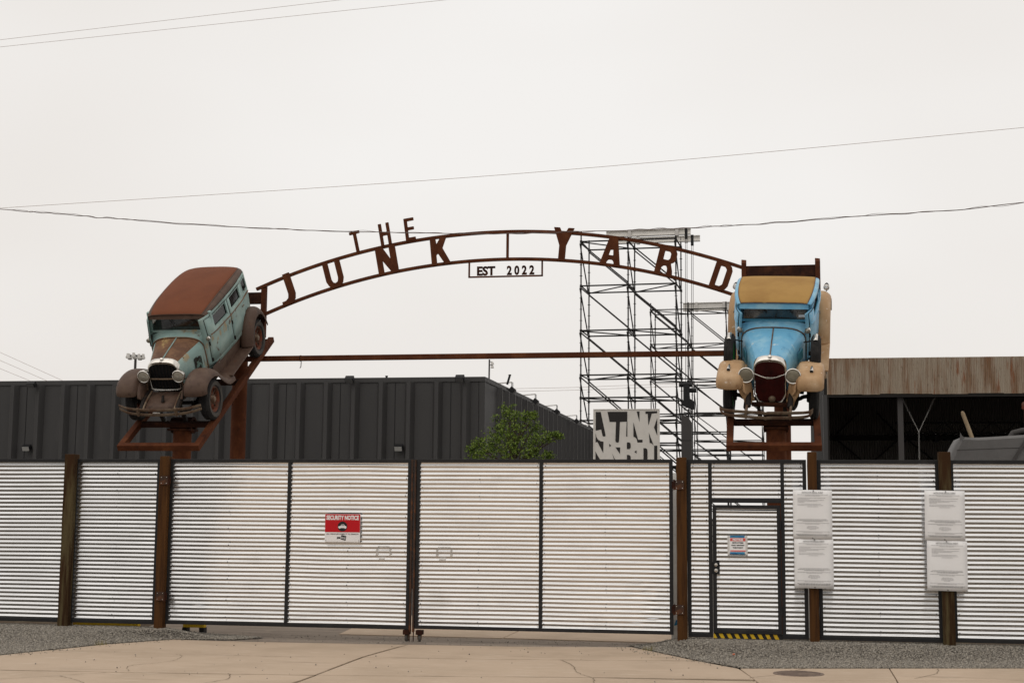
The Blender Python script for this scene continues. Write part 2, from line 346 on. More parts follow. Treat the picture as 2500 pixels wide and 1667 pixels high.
for c in ([(-8.6,14.85),(-8.1,15.38),(-7.7,15.85)], [(-8.05,15.4),(-7.7,15.1),(-7.44,14.8)], [(-7.5,16.02),(-7.75,16.6),(-7.5,17.2),(-7.63,17.85),(-7.8,18.08)],
          [(-2.76,18.68),(-2.5,18.0),(-2.35,17.3),(-2.1,16.75)], [(-2.08,16.72),(-2.0,16.2),(-1.9,15.6)], [(-6.3,16.12),(-6.1,15.6),(-6.25,15.0)], [(-.3,17.2),(.0,17.6),(.35,18.4)], [(1.6,17.6),(1.9,18.2),(2.0,18.8)]):
    ribbon(c, .0055, .0045, M['crack'], 'crack', ap if c[0][0] < -.5 else sw)
for c in ([(-9.6,18.13),(-8.4,18.15),(-6.7,18.11),(-5.3,18.33),(-3.2,18.61),(-1.02,19.02)], [(-5.27,15.0),(-5.27,16.2),(-5.33,18.3),(-5.21,20.2)], [(-10.5,15.65),(-7.57,15.92),(-5.3,16.2),(-2.15,16.77),(-.3,17.05)]):
    ribbon(c, .012, .0040, M['jointstain'], 'joint_stain', ap, .004)
# manhole
mh = thing('manhole_cover', 'round ribbed iron manhole cover set in the sidewalk', 'manhole cover', (.27,17.79,0))
MB().lathe([(.004,.0),(.008,.27),(.008,.30),(-.01,.31)], axis=(0,0,1), n=40).build('lid', M['iron'], mh)
for k in range(-6,7):
    w = math.sqrt(max(0,.26**2-(k*.04)**2)); MB().box(-w,w,k*.04-.009,k*.04+.009,.007,.014).build('rib', M['iron'], mh)
# gravel beds with loose stones
gl_l = [(-16,16.2),(-10.75,16.45),(-9.98,17.34),(-9.4,19.14),(-8.8,20.18),(-7.9,20.35),(-7.6,20.8),(-8.6,21.2),(-9.3,21.5),(-16,21.6)]
gl_r = [(-.40,18.28),(3.08,19.2),(6.5,20.1),(6.5,22.2),(3.2,21.7),(1.0,21.9),(-.6,21.6),(-1.5,21.35),(-2.1,21.05),(-1.95,20.72),(-.97,19.05)]
def inside(x, y, p):
    c = np.zeros(len(x), bool); n = len(p)
    for i in range(n):
        (x0,y0),(x1,y1) = p[i], p[(i+1)%n]
        k = ((y0 > y) != (y1 > y)); c ^= k & (x < (x1-x0)*(y-y0)/((y1-y0) or 1e-9)+x0)
    return c
def sstep(t):
    t = np.clip(t, 0, 1); return t*t*(3-2*t)
def mound(x, y):
    """the gravel is banked up against the foot of the fence"""
    x = np.asarray(x, float); y = np.asarray(y, float)
    br = np.interp(y, [18.28,19.05,20.72,21.1], [-.4,-.97,-1.95,-2.1]); bl_ = np.interp(y, [16.4,17.34,19.14,20.18,20.4,21.2], [-10.75,-9.98,-9.4,-8.8,-8.0,-8.6])
    right = .135*sstep((x-br-.05)/.7)*sstep((y-19.4-.12*x)/1.0)
    left = .105*sstep((bl_-x-.08)/.9)*sstep((y-18.7)/1.6)
    back = 1-.75*sstep((y-20.85)/.35)
    return (right+left)*back
def bed(poly, z):
    lo = np.array(poly).min(0); hi = np.array(poly).max(0); s = .12
    xs_ = np.arange(max(lo[0],-13.5), min(hi[0],6.2)+s, s); ys_ = np.arange(lo[1], hi[1]+s, s); m = MB()
    X_, Y_ = np.meshgrid(xs_, ys_); Z_ = mound(X_, Y_)+z
    cx = X_[:-1,:-1]+s/2; cy = Y_[:-1,:-1]+s/2; k = inside(cx.ravel(), cy.ravel(), poly).reshape(cx.shape)
    m.v = [tuple(p) for p in np.stack([X_,Y_,Z_],2).reshape(-1,3).tolist()]; n = len(xs_)
    m.f = [(i*n+j,i*n+j+1,(i+1)*n+j+1,(i+1)*n+j) for i in range(k.shape[0]) for j in range(k.shape[1]) if k[i,j]]
    return m
octv = np.array([(1,0,0),(-1,0,0),(0,1,0),(0,-1,0),(0,0,1),(0,0,-1)], float)
octf = np.array([(0,2,4),(2,1,4),(1,3,4),(3,0,4),(2,0,5),(1,2,5),(3,1,5),(0,3,5)])
def stones(name, poly, dens, parent, smin=.010, smax=.026, z0=-.008):
    P = np.array(poly); lo = P.min(0); hi = P.max(0)
    lo[0] = max(lo[0], -12.5); hi[0] = min(hi[0], 4.5)
    n = int(np.prod(hi-lo)*dens); x = np.random.uniform(lo[0],hi[0],n); y = np.random.uniform(lo[1],hi[1],n)
    k = inside(x, y, poly); x = x[k]; y = y[k]; n = len(x)
    s = np.random.uniform(smin,smax,n)**1.0
    ang = np.random.uniform(0,6.28,n); ca, sa = np.cos(ang), np.sin(ang)
    V = octv[None]*(s[:,None,None]*np.random.uniform(.6,1.2,(n,1,3))) * np.random.uniform(.75,1.2,(n,6,1))
    tl = np.random.uniform(-.6,.6,n); ct, stt = np.cos(tl), np.sin(tl)
    yy = V[:,:,1]*ct[:,None]-V[:,:,2]*stt[:,None]; zz = V[:,:,1]*stt[:,None]+V[:,:,2]*ct[:,None]; xx = V[:,:,0]
    X = xx*ca[:,None]-yy*sa[:,None]+x[:,None]; Y = xx*sa[:,None]+yy*ca[:,None]+y[:,None]
    Z = zz*.8+z0+(s*.35+np.random.uniform(0,.012,n)+mound(x,y))[:,None]
    V = np.stack([X,Y,Z],2).reshape(-1,3); F = (octf[None]+(np.arange(n)*6)[:,None,None]).reshape(-1,3)
    me = bpy.data.meshes.new(name); me.from_pydata(V.tolist(), [], F.tolist()); me.materials.append(M['gravel'])
    return tag(link(name, me), kind='stuff')
for nm, poly, lab in (('gravel', gl_l, 'grey crushed gravel wedge below the fence left of the gates'), ('gravel', gl_r, 'grey crushed gravel between the fence and the sidewalk at the right')):
    b = bed(poly, -.011).build('gravel_bed', M['gravelbed']); tag(b, 'packed bed of grit under ' + lab.replace('grey crushed ', 'the '), 'gravel bed', kind='structure')
    tag(stones('gravel', poly, 5200, None, .006, .0165), lab, 'gravel', kind='stuff')
# stray stones and litter on the concrete
stt = stones('stray_stones', [(-9.2,15),(-.5,16.5),(-.6,18.4),(-2.2,20.6),(-8.9,20.0)], 2.2, None, .006, .014, .004)
tag(stt, 'stray pebbles scattered over the tan concrete apron', 'pebbles', kind='stuff')
for poly, lab in (([(-9.98,17.34),(-9.6,17.3),(-9.0,19.0),(-8.4,20.0),(-8.8,20.18),(-9.4,19.14)], 'stones spilled from the left gravel onto the concrete edge'), ([(-.42,18.25),(-.97,19.05),(-1.95,20.72),(-2.4,20.6),(-1.35,19.1),(-.75,18.3)], 'stones spilled from the right gravel onto the concrete edge')):
    tag(stones('stray_stones', poly, 130, None, .005, .013, .003), lab, 'pebbles', kind='stuff')
stt = stones('stray_stones', [(-9,20.12),(-1.6,20.6),(-1.5,21.6),(-9.2,21.6)], 40, None, .006, .013, -.014)
tag(stt, 'grit scattered on the grey strip under the gates', 'pebbles', kind='stuff')

# ================================================================ corrugated fence
D = 20.70; ZT = 2.675; PITCH = .0632; AMP = .0106; SKEW = .15
def corr(z):
    q = 2*math.pi*z/PITCH; return AMP*(math.sin(q)+SKEW*math.sin(2*q))
def sheet_mesh(x0, x1, z0, z1, dents=(), seed=0, y=D+.022):
    rnd = random.Random(seed); nz = int((z1-z0)/PITCH*10); nx = max(4, int((x1-x0)/.06))
    ph = [(rnd.uniform(.5,2.2), rnd.uniform(0,6.28), rnd.uniform(.3,1.4), rnd.uniform(0,6.28)) for _ in range(5)]
    tilt = rnd.uniform(-.001,.001); rows = []
    for i in range(nz+1):
        z = z0+(z1-z0)*i/nz; r = []
        for j in range(nx+1):
            x = x0+(x1-x0)*j/nx
            w = sum(math.sin(a*x*1.7+b)*math.sin(c*z*2+d) for a,b,c,d in ph)
            zz = z + .0016*w
            a = AMP; yy = 0
            for (dx,dz,r0,dp) in dents:
                q = ((x-dx)/r0)**2 + ((z-dz)/(r0*.55))**2
                if q < 6: yy += dp*math.exp(-q); 
            r.append((x, y + corr(zz) + .0012*w + yy, z))
        rows.append(r)
    return MB().grid(rows)
def screws(xs, z0, z1, step, seed):
    m = MB(); rnd = random.Random(seed)
    for x in xs:
        z = z0 + .05
        k = math.ceil((z-.75*PITCH)/PITCH)
        while True:
            zz = (k+.25)*PITCH           # on a crest that faces the street
            zz = (k+.75)*PITCH
            if zz > z1-.03: break
            m.lathe([(-.006,0),(-.005,.007),(.001,.0085)], (x+rnd.uniform(-.008,.008), D+.022-AMP-.0005, zz), (0,1,0), 7)
            k += step if rnd.random() < .8 else step+1
    return m
def panel(root, x0, x1, z0, z1, mids=(), fw=.052, seed=0, dents=(), sc=True, rails=True):
    """frame of square tube with corrugated sheets let into its bays (world coordinates)"""
    d = .05
    MB().box(x0,x1,D,D+d,z1-fw,z1).build('top_rail', M['frame'], root, bevel=.004)
    MB().box(x0,x1,D,D+d,z0,z0+fw).build('bottom_rail', M['frame'], root, bevel=.004)
    ed = [x0] + [m for m in mids] + [x1]
    for x in (x0, x1-fw): MB().box(x,x+fw,D,D+d,z0+fw,z1-fw).build('stile', M['frame'], root, bevel=.004)
    for m in mids: MB().box(m-fw/2,m+fw/2,D,D+d,z0+fw,z1-fw).build('stile', M['frame'], root, bevel=.004)
    bays = []; lefts = [x0+fw] + [m+fw/2 for m in mids]; rights = [m-fw/2 for m in mids] + [x1-fw]
    for i, (a, b) in enumerate(zip(lefts, rights)):
        sheet_mesh(a-.012, b+.012, z0+fw-.01, z1-fw+.01, dents, seed*7+i).build('corrugated_sheet', M['galv'], root, smooth=True, ang=80)
        if sc:
            cols = [a+.03, b-.03] + ([(a+b)/2] if b-a > 1.2 else [])
            tag(screws(cols, z0+fw, z1-fw, 4, seed*5+i).build('screws', M['frame'], root), kind='stuff')
    return root
def base_at(x): return (x, D, 0)
def rooted(name, label, cat, x, group=None):
    o = thing(name, label, cat, (x, D, 0), group)
    return o
def settle(root):
    """children were built in world coordinates: keep them in place under a root that stands at the thing's base"""
    for c in [o for o in bpy.data.objects if o.parent is root]:
        c.matrix_local = Matrix.Translation(-root.location) @ c.matrix_local
FG = 'corrugated fence panels'
p = rooted('fence_section', 'corrugated fence panel at the far left edge, left of the weathered timber post', 'fence', -12.3, FG); panel(p, -13.7,-10.80,.165,ZT,(), seed=1); settle(p)
p = rooted('fence_section', 'narrow corrugated fence panel between the two timber posts left of the gates', 'fence', -10.0, FG); panel(p, -10.72,-9.30,.165,ZT,(), seed=2, dents=((-10.3,.75,.10,.004),)); settle(p)
gl = rooted('gate_leaf', 'left leaf of the corrugated double gate, carrying the red security notice', 'gate', -7.2, 'leaves of the double gate')
panel(gl, -9.14,-5.312,.175,ZT,(-7.215,), seed=3, dents=((-8.6,.45,.05,.009),(-8.3,.25,.05,.008),(-7.75,1.05,.06,.007),(-6.9,1.7,.07,.006),(-6.85,2.3,.04,.006),(-5.45,.62,.05,.010),(-5.7,.98,.06,.006)))
gr = rooted('gate_leaf', 'right leaf of the corrugated double gate, dented near its lower right corner', 'gate', -3.3, 'leaves of the double gate')
panel(gr, -5.228,-1.425,.19,ZT+.004,(-3.35,), seed=4, dents=((-1.78,.80,.07,.016),(-1.97,.93,.05,-.012),(-1.66,.68,.09,-.012),(-1.95,.74,.05,.012),(-1.74,.52,.045,-.011),(-1.72,.40,.045,.012),(-1.73,.62,.04,.012),(-1.55,1.25,.09,-.008),(-2.15,1.05,.05,.006),(-3.1,.3,.08,.006),(-1.95,.33,.05,.008)))
# rusty meeting bars, casters and drop rods
for root, s, xb, xc in ((gl, -1, -5.295, -5.345), (gr, 1, -5.245, -5.15)):
    MB().box(xb-.013,xb+.013,D-.02,D+.04,.14,ZT-.004).build('meeting_bar', M['frame_rust'], root, bevel=.003)
    MB().box(xc-.05,xc+.05,D-.03,D+.08,.105,.172).build('caster_bracket', M['rust_dark'], root, bevel=.004)
    for sx in (-.028,.022): MB().box(xc+sx,xc+sx+.006,D+.0,D+.05,.035,.106).build('caster_fork', M['chrome_rust'], root)
    w = MB().lathe([(-.018,.0),(-.018,.045),(-.012,.052),(.012,.052),(.018,.045),(.018,0)], (xc,D+.025,.054), (1,.15*s,0), 20).build('caster_wheel', M['tyre_side'], root, smooth=True)
    MB().tube([(xb+s*.006,D-.005,.005),(xb+s*.006,D-.005,.30)], .0085, 8).build('drop_rod', M['rust_dark'], root, smooth=True)
for (x0, z0, sx) in ((-5.84,1.19,.24),(-4.92,1.19,.25)):   # marks left by removed tape
    root = gl if x0 < -5.3 else gr
    for (a, b, c, d) in ((.03,sx-.03,.17,.195),(0,.035,.06,.165),(sx-.035,sx,.06,.165),(.05,sx-.1,.0,.02)):
        rows = []
        for i in range(17):
            z = z0+c+(d-c)*i/16; rows.append([(x0+a+(b-a)*j/4+random.uniform(-.003,.003), D+.0195+corr(z), z) for j in range(5)])
        MB().grid(rows).build('tape_residue', M['residue'], root)
settle(gl); settle(gr)
# pedestrian section with door
dp = rooted('fence_section', 'corrugated fence section holding the framed pedestrian door', 'fence', -.38, FG)
fw = .052
MB().box(-1.218,.465,D,D+.05,ZT-.052,ZT+.002).build('top_rail', M['frame'], dp, bevel=.004)
for a, b in ((-1.218,-.866),(.103,.465)): MB().box(a,b,D,D+.05,.165,.217).build('bottom_rail', M['frame'], dp, bevel=.004)
for x in (-1.218,-.918,.103,.413): MB().box(x,x+fw,D,D+.05,.217,ZT-.052).build('stile', M['frame'] if x != -.918 else M['frame'], dp, bevel=.004)
MB().box(-.866,.103,D,D+.05,2.062,2.12).build('door_header', M['frame'], dp, bevel=.004)
for i, (a, b, z0, z1) in enumerate(((-1.166,-.918,.217,ZT-.052),(-.866,.103,2.12,ZT-.052),(.155,.413,.217,ZT-.052))):
    sheet_mesh(a-.01,b+.01,z0-.01,z1+.01,(),60+i).build('corrugated_sheet', M['galv'], dp, smooth=True, ang=80)
    tag(screws([a+.025,b-.025], z0, z1, 3, 80+i).build('screws', M['frame'], dp), kind='stuff')
settle(dp)
dr = rooted('pedestrian_door', 'framed corrugated door with a paper notice and two round locks', 'door', -.38)
panel(dr, -.858,.097,.225,2.030,(), seed=9)
MB().box(-.868,-.765,D-.012,D-.001,1.055,1.225).build('lock_plate', M['black'], dr, bevel=.003)
for z, r in ((1.185,.027),(1.105,.030)):
    k = MB().lathe([(.0,r*1.05),(-.012,r),(-.022,r*.75),(-.024,.0)], (-.815,D-.012,z), (0,1,0), 20).build('lock_cylinder', M['chrome'], dr, smooth=True)
    MB().box(-.819,-.811,D-.040,D-.0345,z-.008,z+.008).build('keyhole', M['black'], dr)
for z in (1.75,.55): MB().tube([(.1,D-.012,z-.06),(.1,D-.012,z+.06)], .011, 8).build('hinge', M['frame'], dr, smooth=True)
settle(dr)
hz = thing('hazard_board', 'black and yellow striped kick board under the pedestrian door', 'board', (-.38,D+.02,.1))
MB().box(-.48,.49,.0,.03,.055,.125).build('board', M['ink'], hz)
for k in range(9):
    x = -.48+k*.108; MB().add([(x,-.003,.057),(x+.054,-.003,.057),(x+.018,-.003,.123),(x-.036 if k else x,-.003,.123)], [(0,1,2,3)]).build('stripe', M['yellow'], hz)
p = rooted('fence_section', 'wide corrugated fence panel between the two posts with paper notices', 'fence', 1.45, FG); panel(p, .615,2.285,.165,ZT,(), seed=11, dents=((1.95,.42,.11,.007),(2.05,.3,.07,-.006))); settle(p)
p = rooted('fence_section', 'corrugated fence panel at the far right edge, right of the weathered post', 'fence', 3.6, FG); panel(p, 2.425,5.2,.175,ZT,(), seed=12); settle(p)
# timber posts
def post(x, z1, w, mat, label, yc=D-.02, lean=0):
    m = MB(); rnd = random.Random(x); rows = []
    for i in range(15):
        z = -.05+(z1+.05)*i/14; j = [rnd.uniform(-.003,.003) for _ in range(4)]
        h = w/2; dx = lean*(z-1.3)
        rows.append([(x-h+j[0]+dx,yc-h,z),(x+h+j[1]+dx,yc-h,z),(x+h+j[2]+dx,yc+h,z),(x-h+j[3]+dx,yc+h,z)])
    m.grid(rows, closed=True); n = len(m.v); m.f.append((n-4,n-3,n-2,n-1))
    o = m.build('fence_post', mat, None, bevel=.008); o.location = (0,0,0)
    me = o.data
    for v in me.vertices: v.co.x -= x; v.co.y -= yc
    o.location = (x,yc,0)
    return tag(o, label, 'post', 'timber fence posts')
post(-10.765,2.745,.168,M['wood_old'],'weathered square timber post at the left, topped in grey-green')
post(-9.205,2.715,.142,M['wood'],'brown timber gate post left of the double gate, carrying its hinges')
post(-1.295,2.705,.142,M['wood'],'brown timber gate post between the double gate and the pedestrian door')
post(.545,2.785,.132,M['wood'],'brown timber post behind the left pair of paper notices')
post(2.355,2.785,.16,M['wood_old'],'weathered timber post behind the right pair of paper notices')
# hinges
for (x, z, s, lab) in ((-9.185,2.345,1,'upper steel hinge plate bolted to the left gate post'), (-9.18,.595,1,'lower steel hinge plate bolted to the left gate post'),
                       (-1.32,2.31,-1,'upper steel hinge plate bolted to the right gate post'), (-1.33,.55,-1,'lower steel hinge plate bolted to the right gate post')):
    lf = gl if s > 0 else gr; h = bpy.data.objects.new('gate_hinge', None); COL.objects.link(h); h.empty_display_size = .1; h.parent = lf; h.location = Vector((x,D-.1,z))-lf.location; h['label'] = lab
    MB().box(-.065,.065,-.012,-.002,-.068,.068).build('plate', M['frame_rust'], h, bevel=.002)
    for bx in (-.042,.042):
        for bz in (-.045,.045): MB().lathe([(-.018,0),(-.018,.006),(-.0125,.0085)], (bx,0,bz), (0,1,0), 8).build('bolt', M['chrome'], h)
    MB().tube([(s*.078,-.012,-.075),(s*.078,-.012,.075)], .014, 10).build('knuckle', M['rust_dark'], h, smooth=True)
    MB().box(min(s*.078,s*.11),max(s*.078,s*.11),-.014,-.004,-.05,.05).build('strap', M['rust_dark'], h)
# pale post seen in the gap right of the gate, things lying behind the fence
pp = thing('white_post', 'pale painted post showing in the gap beside the right gate post', 'post', (-1.44,21.25,0))
MB().box(-.05,.07,-.05,.05,-.03,2.5).build('shaft', M['white_paint'], pp); MB().box(-.07,.09,-.07,.07,-.03,.02).build('foot', M['white_paint'], pp)
for i, (x0, x1, z0, z1, mt, lab) in enumerate(((-10.95,-9.85,.06,.16,'yellow','long yellow steel bar lying behind the fence at the left'), (-9.10,-8.75,.08,.15,'yellow','short yellow steel bar lying behind the left gate'))):
    b = thing('yellow_bar', lab, 'bar', ((x0+x1)/2,21.35,0)); w = (x1-x0)/2
    MB().box(-w,w,-.05,.05,z0,z1).build('rail', M[mt], b, bevel=.006)
    for s in (-1,1): MB().box(s*w*.8-.04,s*w*.8+.04,-.06,.06,-.03,z0).build('foot', M['frame'], b)
bt = thing('blue_tape', 'scrap of blue tape on the foot of the pale post', 'tape', (-1.41,21.19,.33))
MB().add([(-.04,0,-.05),(.035,0,-.03),(.03,0,.05),(-.01,0,.03)], [(0,1,2,3)]).build('strip', M['tapeblue'], bt)

# ================================================================ signs and notices on the fence
YS = D-.004
sg = thing('security_sign', 'red and white security notice plate on the left gate leaf', 'sign', (-6.355,YS,1.44))
sgm = lambda x, z, dy=0: Matrix.Translation((x, -.012-dy, z)) @ Matrix.Rotation(R(90),4,'X')
MB().box(-.275,.275,-.010,-.004,0,.418).build('plate', M['signwhite'], sg, bevel=.002)
MB().box(-.272,.272,-.0125,-.0105,.146,.415).build('red_field', M['signred'], sg)
text('heading', 'SECURITY NOTICE', .088, M['signwhite'], sg, sgm(0,.358,.002), bold=.0042, width=.505)
MB().lathe([(-.0145,.0001),(-.0145,.074),(-.013,.074)], (0,0,.232), (0,1,0), 40).build('roundel', M['ink'], sg)
car = [(-.066,-.012),(-.062,.006),(-.03,.012),(-.018,.032),(.02,.036),(.042,.014),(.06,.008),(.064,-.008),(.058,-.018),(.05,-.026),(.036,-.026),(.03,-.018),(-.03,-.018),(-.036,-.026),(-.05,-.026),(-.056,-.018)]
wnd = [(-.02,.013),(-.010,.027),(.001,.028),(.001,.013)]; wnd2 = [(.006,.013),(.006,.028),(.018,.027),(.032,.013)]
plate('car_symbol', [car, wnd, wnd2], .001, M['signwhite'], sg, sgm(0,.226,.004))
text('caption', 'ALL VEHICLES SUBJECT TO SEARCH', .026, M['inkgrey'], sg, sgm(0,.118,.0), bold=.0008, width=.50)
text('mark', 'JUNK', .032, M['ink'], sg, sgm(-.055,.062,.0), bold=.003, width=.062)
plate('mark_block', [[(-.016,.042),(.062,.028),(.052,-.040),(-.024,-.022)],[(-.014,.018),(.050,.012),(.046,-.018),(-.018,-.010)]], .001, M['ink'], sg, sgm(.0,.062,.0))
text('mark', 'YARD', .024, M['inkgrey'], sg, sgm(.016,.063,.0), bold=.0015, width=.056)
for x in (-.255,.255): MB().lathe([(-.014,0),(-.0135,.006),(-.010,.007)], (x,0,.022), (0,1,0), 10).build('screw', M['inkgrey'], sg)
nn = thing('paper_notice', 'small NOTICE sheet held to the door with blue tape', 'notice', (-.505,YS,1.345))
MB().box(-.128,.128,-.008,-.006,0,.25).build('sheet', M['paper'], nn)
for x in (-.132,.122): MB().box(x-.014,x+.014,-.0105,-.0085,-.018,.245).build('clear_tape', M['tapeclear'], nn)
for z in (.225,-.006): MB().add([(-.112+random.uniform(-.005,.005),-.012,z),(.095,-.012,z-.002),(.098,-.012,z+.03),(-.108,-.012,z+.028)], [(0,1,2,3)]).build('blue_tape', M['tapeblue'], nn)
MB().box(-.108,.108,-.0105,-.009,.176,.218).build('red_band', M['noticered'], nn)
MB().box(-.108,.108,-.0105,-.009,.030,.046).build('red_band', M['noticered'], nn)
nm_ = lambda x, z: Matrix.Translation((x, -.0125, z)) @ Matrix.Rotation(R(90),4,'X')
text('heading', 'NOTICE', .038, M['paper'], nn, nm_(0,.197), bold=.0022, width=.145)
for s, z, w in (('EMPLOYEES',.152,.155),('ONLY BEYOND',.116,.185),('THIS POINT',.082,.148)): text('line', s, .021, M['ink'], nn, Matrix.Translation((0,-.0095,z)) @ Matrix.Rotation(R(90),4,'X'), bold=.0014, width=w)
# event notices
def event_sheet(x, z, lab, tilt, y=D-.155, bold=1):
    o = thing('event_notice', lab, 'notice', (x,y,z), 'paper event notices'); o.rotation_euler = (0, tilt, 0)
    rnd = random.Random(int(x*1000+z*77)); w, h = .268, .342; rows = []
    for i in range(9):
        v = -h+2*h*i/8; rows.append([(-w+2*w*j/6, .0018*math.sin(j*1.1+i*.5+x)+.0012*math.cos(i*.9), v) for j in range(7)])
    MB().grid(rows).build('sheet', M['paper'], o, smooth=True, solid=.002)
    text('heading', 'NOTICE FOR SPECIAL EVENT', .036, M['inkgrey'], o, Matrix.Translation((.0,-.0058,h-.038)) @ Matrix.Rotation(R(90),4,'X'), width=.29)
    lines = [(.066,.42,0),(.080,.2,0),(.112,.38,-1),(.126,.16,-1),(.142,.36,-1),(.158,.27,-1),(.172,.1,-1),(.196,.33,-1),(.214,.35,-1),(.232,.14,0),
             (.408,.40,0),(.424,.44,0),(.438,.27,0),(.462,.46,0),(.475,.21,0),(.506,.13,0),(.520,.16,0),(.534,.16,0),(.548,.09,0),(.580,.46,0),(.593,.26,0),(.620,.46,0),(.634,.42,0)]
    m = MB(); hv = MB()
    for (d, L_, al) in lines:
        x0 = -.205 if al else -L_/2; xe = x0+L_; q = x0; t = hv if d in (.424,.438,.620,.634) else m
        while q < xe-.008:
            ww = min(rnd.uniform(.012,.04), xe-q); hh = .0028 if t is hv else .0024
            t.add([(q,-.0058,h-d-hh),(q+ww,-.0058,h-d-hh),(q+ww,-.0058,h-d+hh),(q,-.0058,h-d+hh)], [(0,1,2,3)]); q += ww+.006
    tag(m.build('fine_print', M['faint'], o), kind='stuff'); tag(hv.build('bold_print', M['inkgrey'], o), kind='stuff')
    for zz in (h-.012, -h+.012): MB().lathe([(-.012,0),(-.010,.007),(-.004,.008)], (rnd.uniform(-.01,.02),0,zz), (0,1,0), 10).build('pin', M['ink'], o)
event_sheet(.540,1.905,'upper white paper notice pinned to the post beside the pedestrian door',.006)
event_sheet(.548,1.225,'lower white paper notice pinned to the post beside the pedestrian door',.004,D-.150)
event_sheet(2.328,1.905,'upper white paper notice pinned to the weathered post at the right',.012)
event_sheet(2.342,1.220,'lower white paper notice pinned to the weathered post at the right',.014,D-.150)

# ================================================================ dark clad building
bl = thing('clad_building', 'long charcoal metal clad building with vertical ribs behind the left gate', 'building', (-7.32,36,0))
CX, CY, CH = -7.32, 36.0, 5.40
def bbox(n, m, x0,x1,y0,y1,z0,z1, bev=0): return MB().box(x0-CX,x1-CX,y0-CY,y1-CY,z0,z1).build(n, M[m], bl, bevel=bev)
bbox('roof','cladding',-40,CX-.02,CY+.02,92,CH-.35,CH-.05)
bbox('wall','cladding',-40,CX-.16,CY,CY+.15,0,CH-.06)
bbox('wall','cladding',CX-.15,CX,CY+.001,92,0,CH-.06)
bbox('flashing','cladding',-40,CX+.02,CY-.03,CY+.2,CH-.13,CH,.006)
bbox('flashing','cladding',CX-.2,CX+.025,CY+.2,92,CH-.13,CH,.006)
bbox('corner_trim','cladding',CX-.12,CX+.012,CY-.014,CY+.12,0,CH-.13,.004)
ribf = MB().add([(-.135,0,0),(-.05,-.17,0),(.05,-.17,0),(.135,0,0),(-.135,0,CH-.13),(-.05,-.17,CH-.13),(.05,-.17,CH-.13),(.135,0,CH-.13)], [(0,1,5,4),(1,2,6,5),(2,3,7,6),(4,5,6,7),(0,3,2,1)]).mesh('rib', M['cladding'])
ribf2 = MB().add([(-.046,-.1735,.03),(-.034,-.1735,.03),(-.034,-.1735,CH-.2),(-.046,-.1735,CH-.2)], [(0,1,2,3)]).mesh('rib_edge', M['chip'])
seam = MB().box(-.008,.008,-.008,.001,0,CH-.13).mesh('seam', M['black'])
for k in range(24):
    x = -7.812-.747*k; rb = link('rib', ribf, bl, (x-CX,0,0))
    if k > 8: link('chipped_edge', ribf2, rb)
    if k % 2 == 0: link('seam', seam, bl, (x-.40-CX,0,0))
ribs = MB().add([(0,-.10,0),(.11,-.012,0),(.11,.012,0),(0,.10,0),(0,-.10,CH-.13),(.11,-.012,CH-.13),(.11,.012,CH-.13),(0,.10,CH-.13)], [(0,1,5,4),(1,2,6,5),(2,3,7,6),(4,5,6,7),(0,3,2,1)]).mesh('rib', M['cladding'])
ribe = MB().box(.112,.118,-.022,.022,0,CH-.16).mesh('rib_edge', M['ribedge_lit'])  # thin strip with the lit edge of each side rib painted in
for k in range(53):
    rb = link('rib', ribs, bl, (0, 37.86+1.012*k-CY, 0)); link('rib_edge', ribe, rb)
def flood(loc, rz, lab, arm=False, up=False):
    o = thing('floodlight', lab, 'lamp', loc, 'floodlights on the dark building'); o.rotation_euler = (0,0,rz); o.scale = (.72,.72,.72)
    tl = R(40 if loc[2] > 5 else 28)
    c, s_ = math.cos(tl), math.sin(tl)
    m = MB().box(-.16,.16,-.30,-.10,-.10,.10); m.v = [(x,(y+.2)*c-z*s_*1-.2,(y+.2)*s_+z*c) for x,y,z in m.v]
    m.build('housing', M['black'], o, bevel=.015)
    m = MB().box(-.135,.135,-.315,-.302,-.085,.075); m.v = [(x,(y+.2)*c-z*s_-.2,(y+.2)*s_+z*c) for x,y,z in m.v]
    m.build('lens', M['lampdark' if loc[2] > 5 else 'lampglass'], o)
    MB().bar((0,-.12,0),(0,.02,.05),.05).build('arm', M['black'], o)
    if arm:
        MB().bar((-.12,-.2,.05),(-.12,-.2,.30),.022).build('arm', M['black'], o); MB().bar((.12,-.2,.05),(.12,-.2,.30),.022).build('arm', M['black'], o)
        MB().bar((-.12,-.2,.30),(-.12,.35,.26),.022).build('arm', M['lampwhite'], o); MB().bar((.12,-.2,.30),(.12,.35,.26),.022).build('arm', M['lampwhite'], o)
    return o
flood((-20.0,35.98,3.56),0,'small wall floodlight low on the dark building at the far left')
flood((-9.54,35.98,3.56),0,'small wall floodlight low on the dark building behind the gate middle')
flood((-19.85,35.80,5.27),0,'floodlight at the roof edge of the dark building, at the far left')
flood((-10.85,35.80,5.33),0,'floodlight at the roof edge of the dark building, second left of its corner')
flood((-7.9,35.80,5.33),0,'floodlight at the roof edge of the dark building, just left of its corner')
for y, w in ((38.0,'nearest'),(41.9,'second'),(46.2,'third'),(51.0,'fourth'),(56.2,'fifth')):
    flood((-7.1,y,5.22),R(90),'floodlight on roof bracket of the side wall, %s from the building corner' % w, arm=True)
for x, lab in ((-10.3,'small vent stub on the roof edge left of the corner'),(-6.95,'small tilted vent stub on the roof corner')):
    o = thing('roof_vent', lab, 'vent', (x,37.2,5.3)); MB().tube([(0,0,0),(.02 if x < -8 else .07,0,.24)], .03, 8).build('pipe', M['black'], o); MB().lathe([(0,.04),(.03,.035),(.03,0)], (.02 if x < -8 else .07,0,.24), (0,0,1), 10).build('cap', M['black'], o)

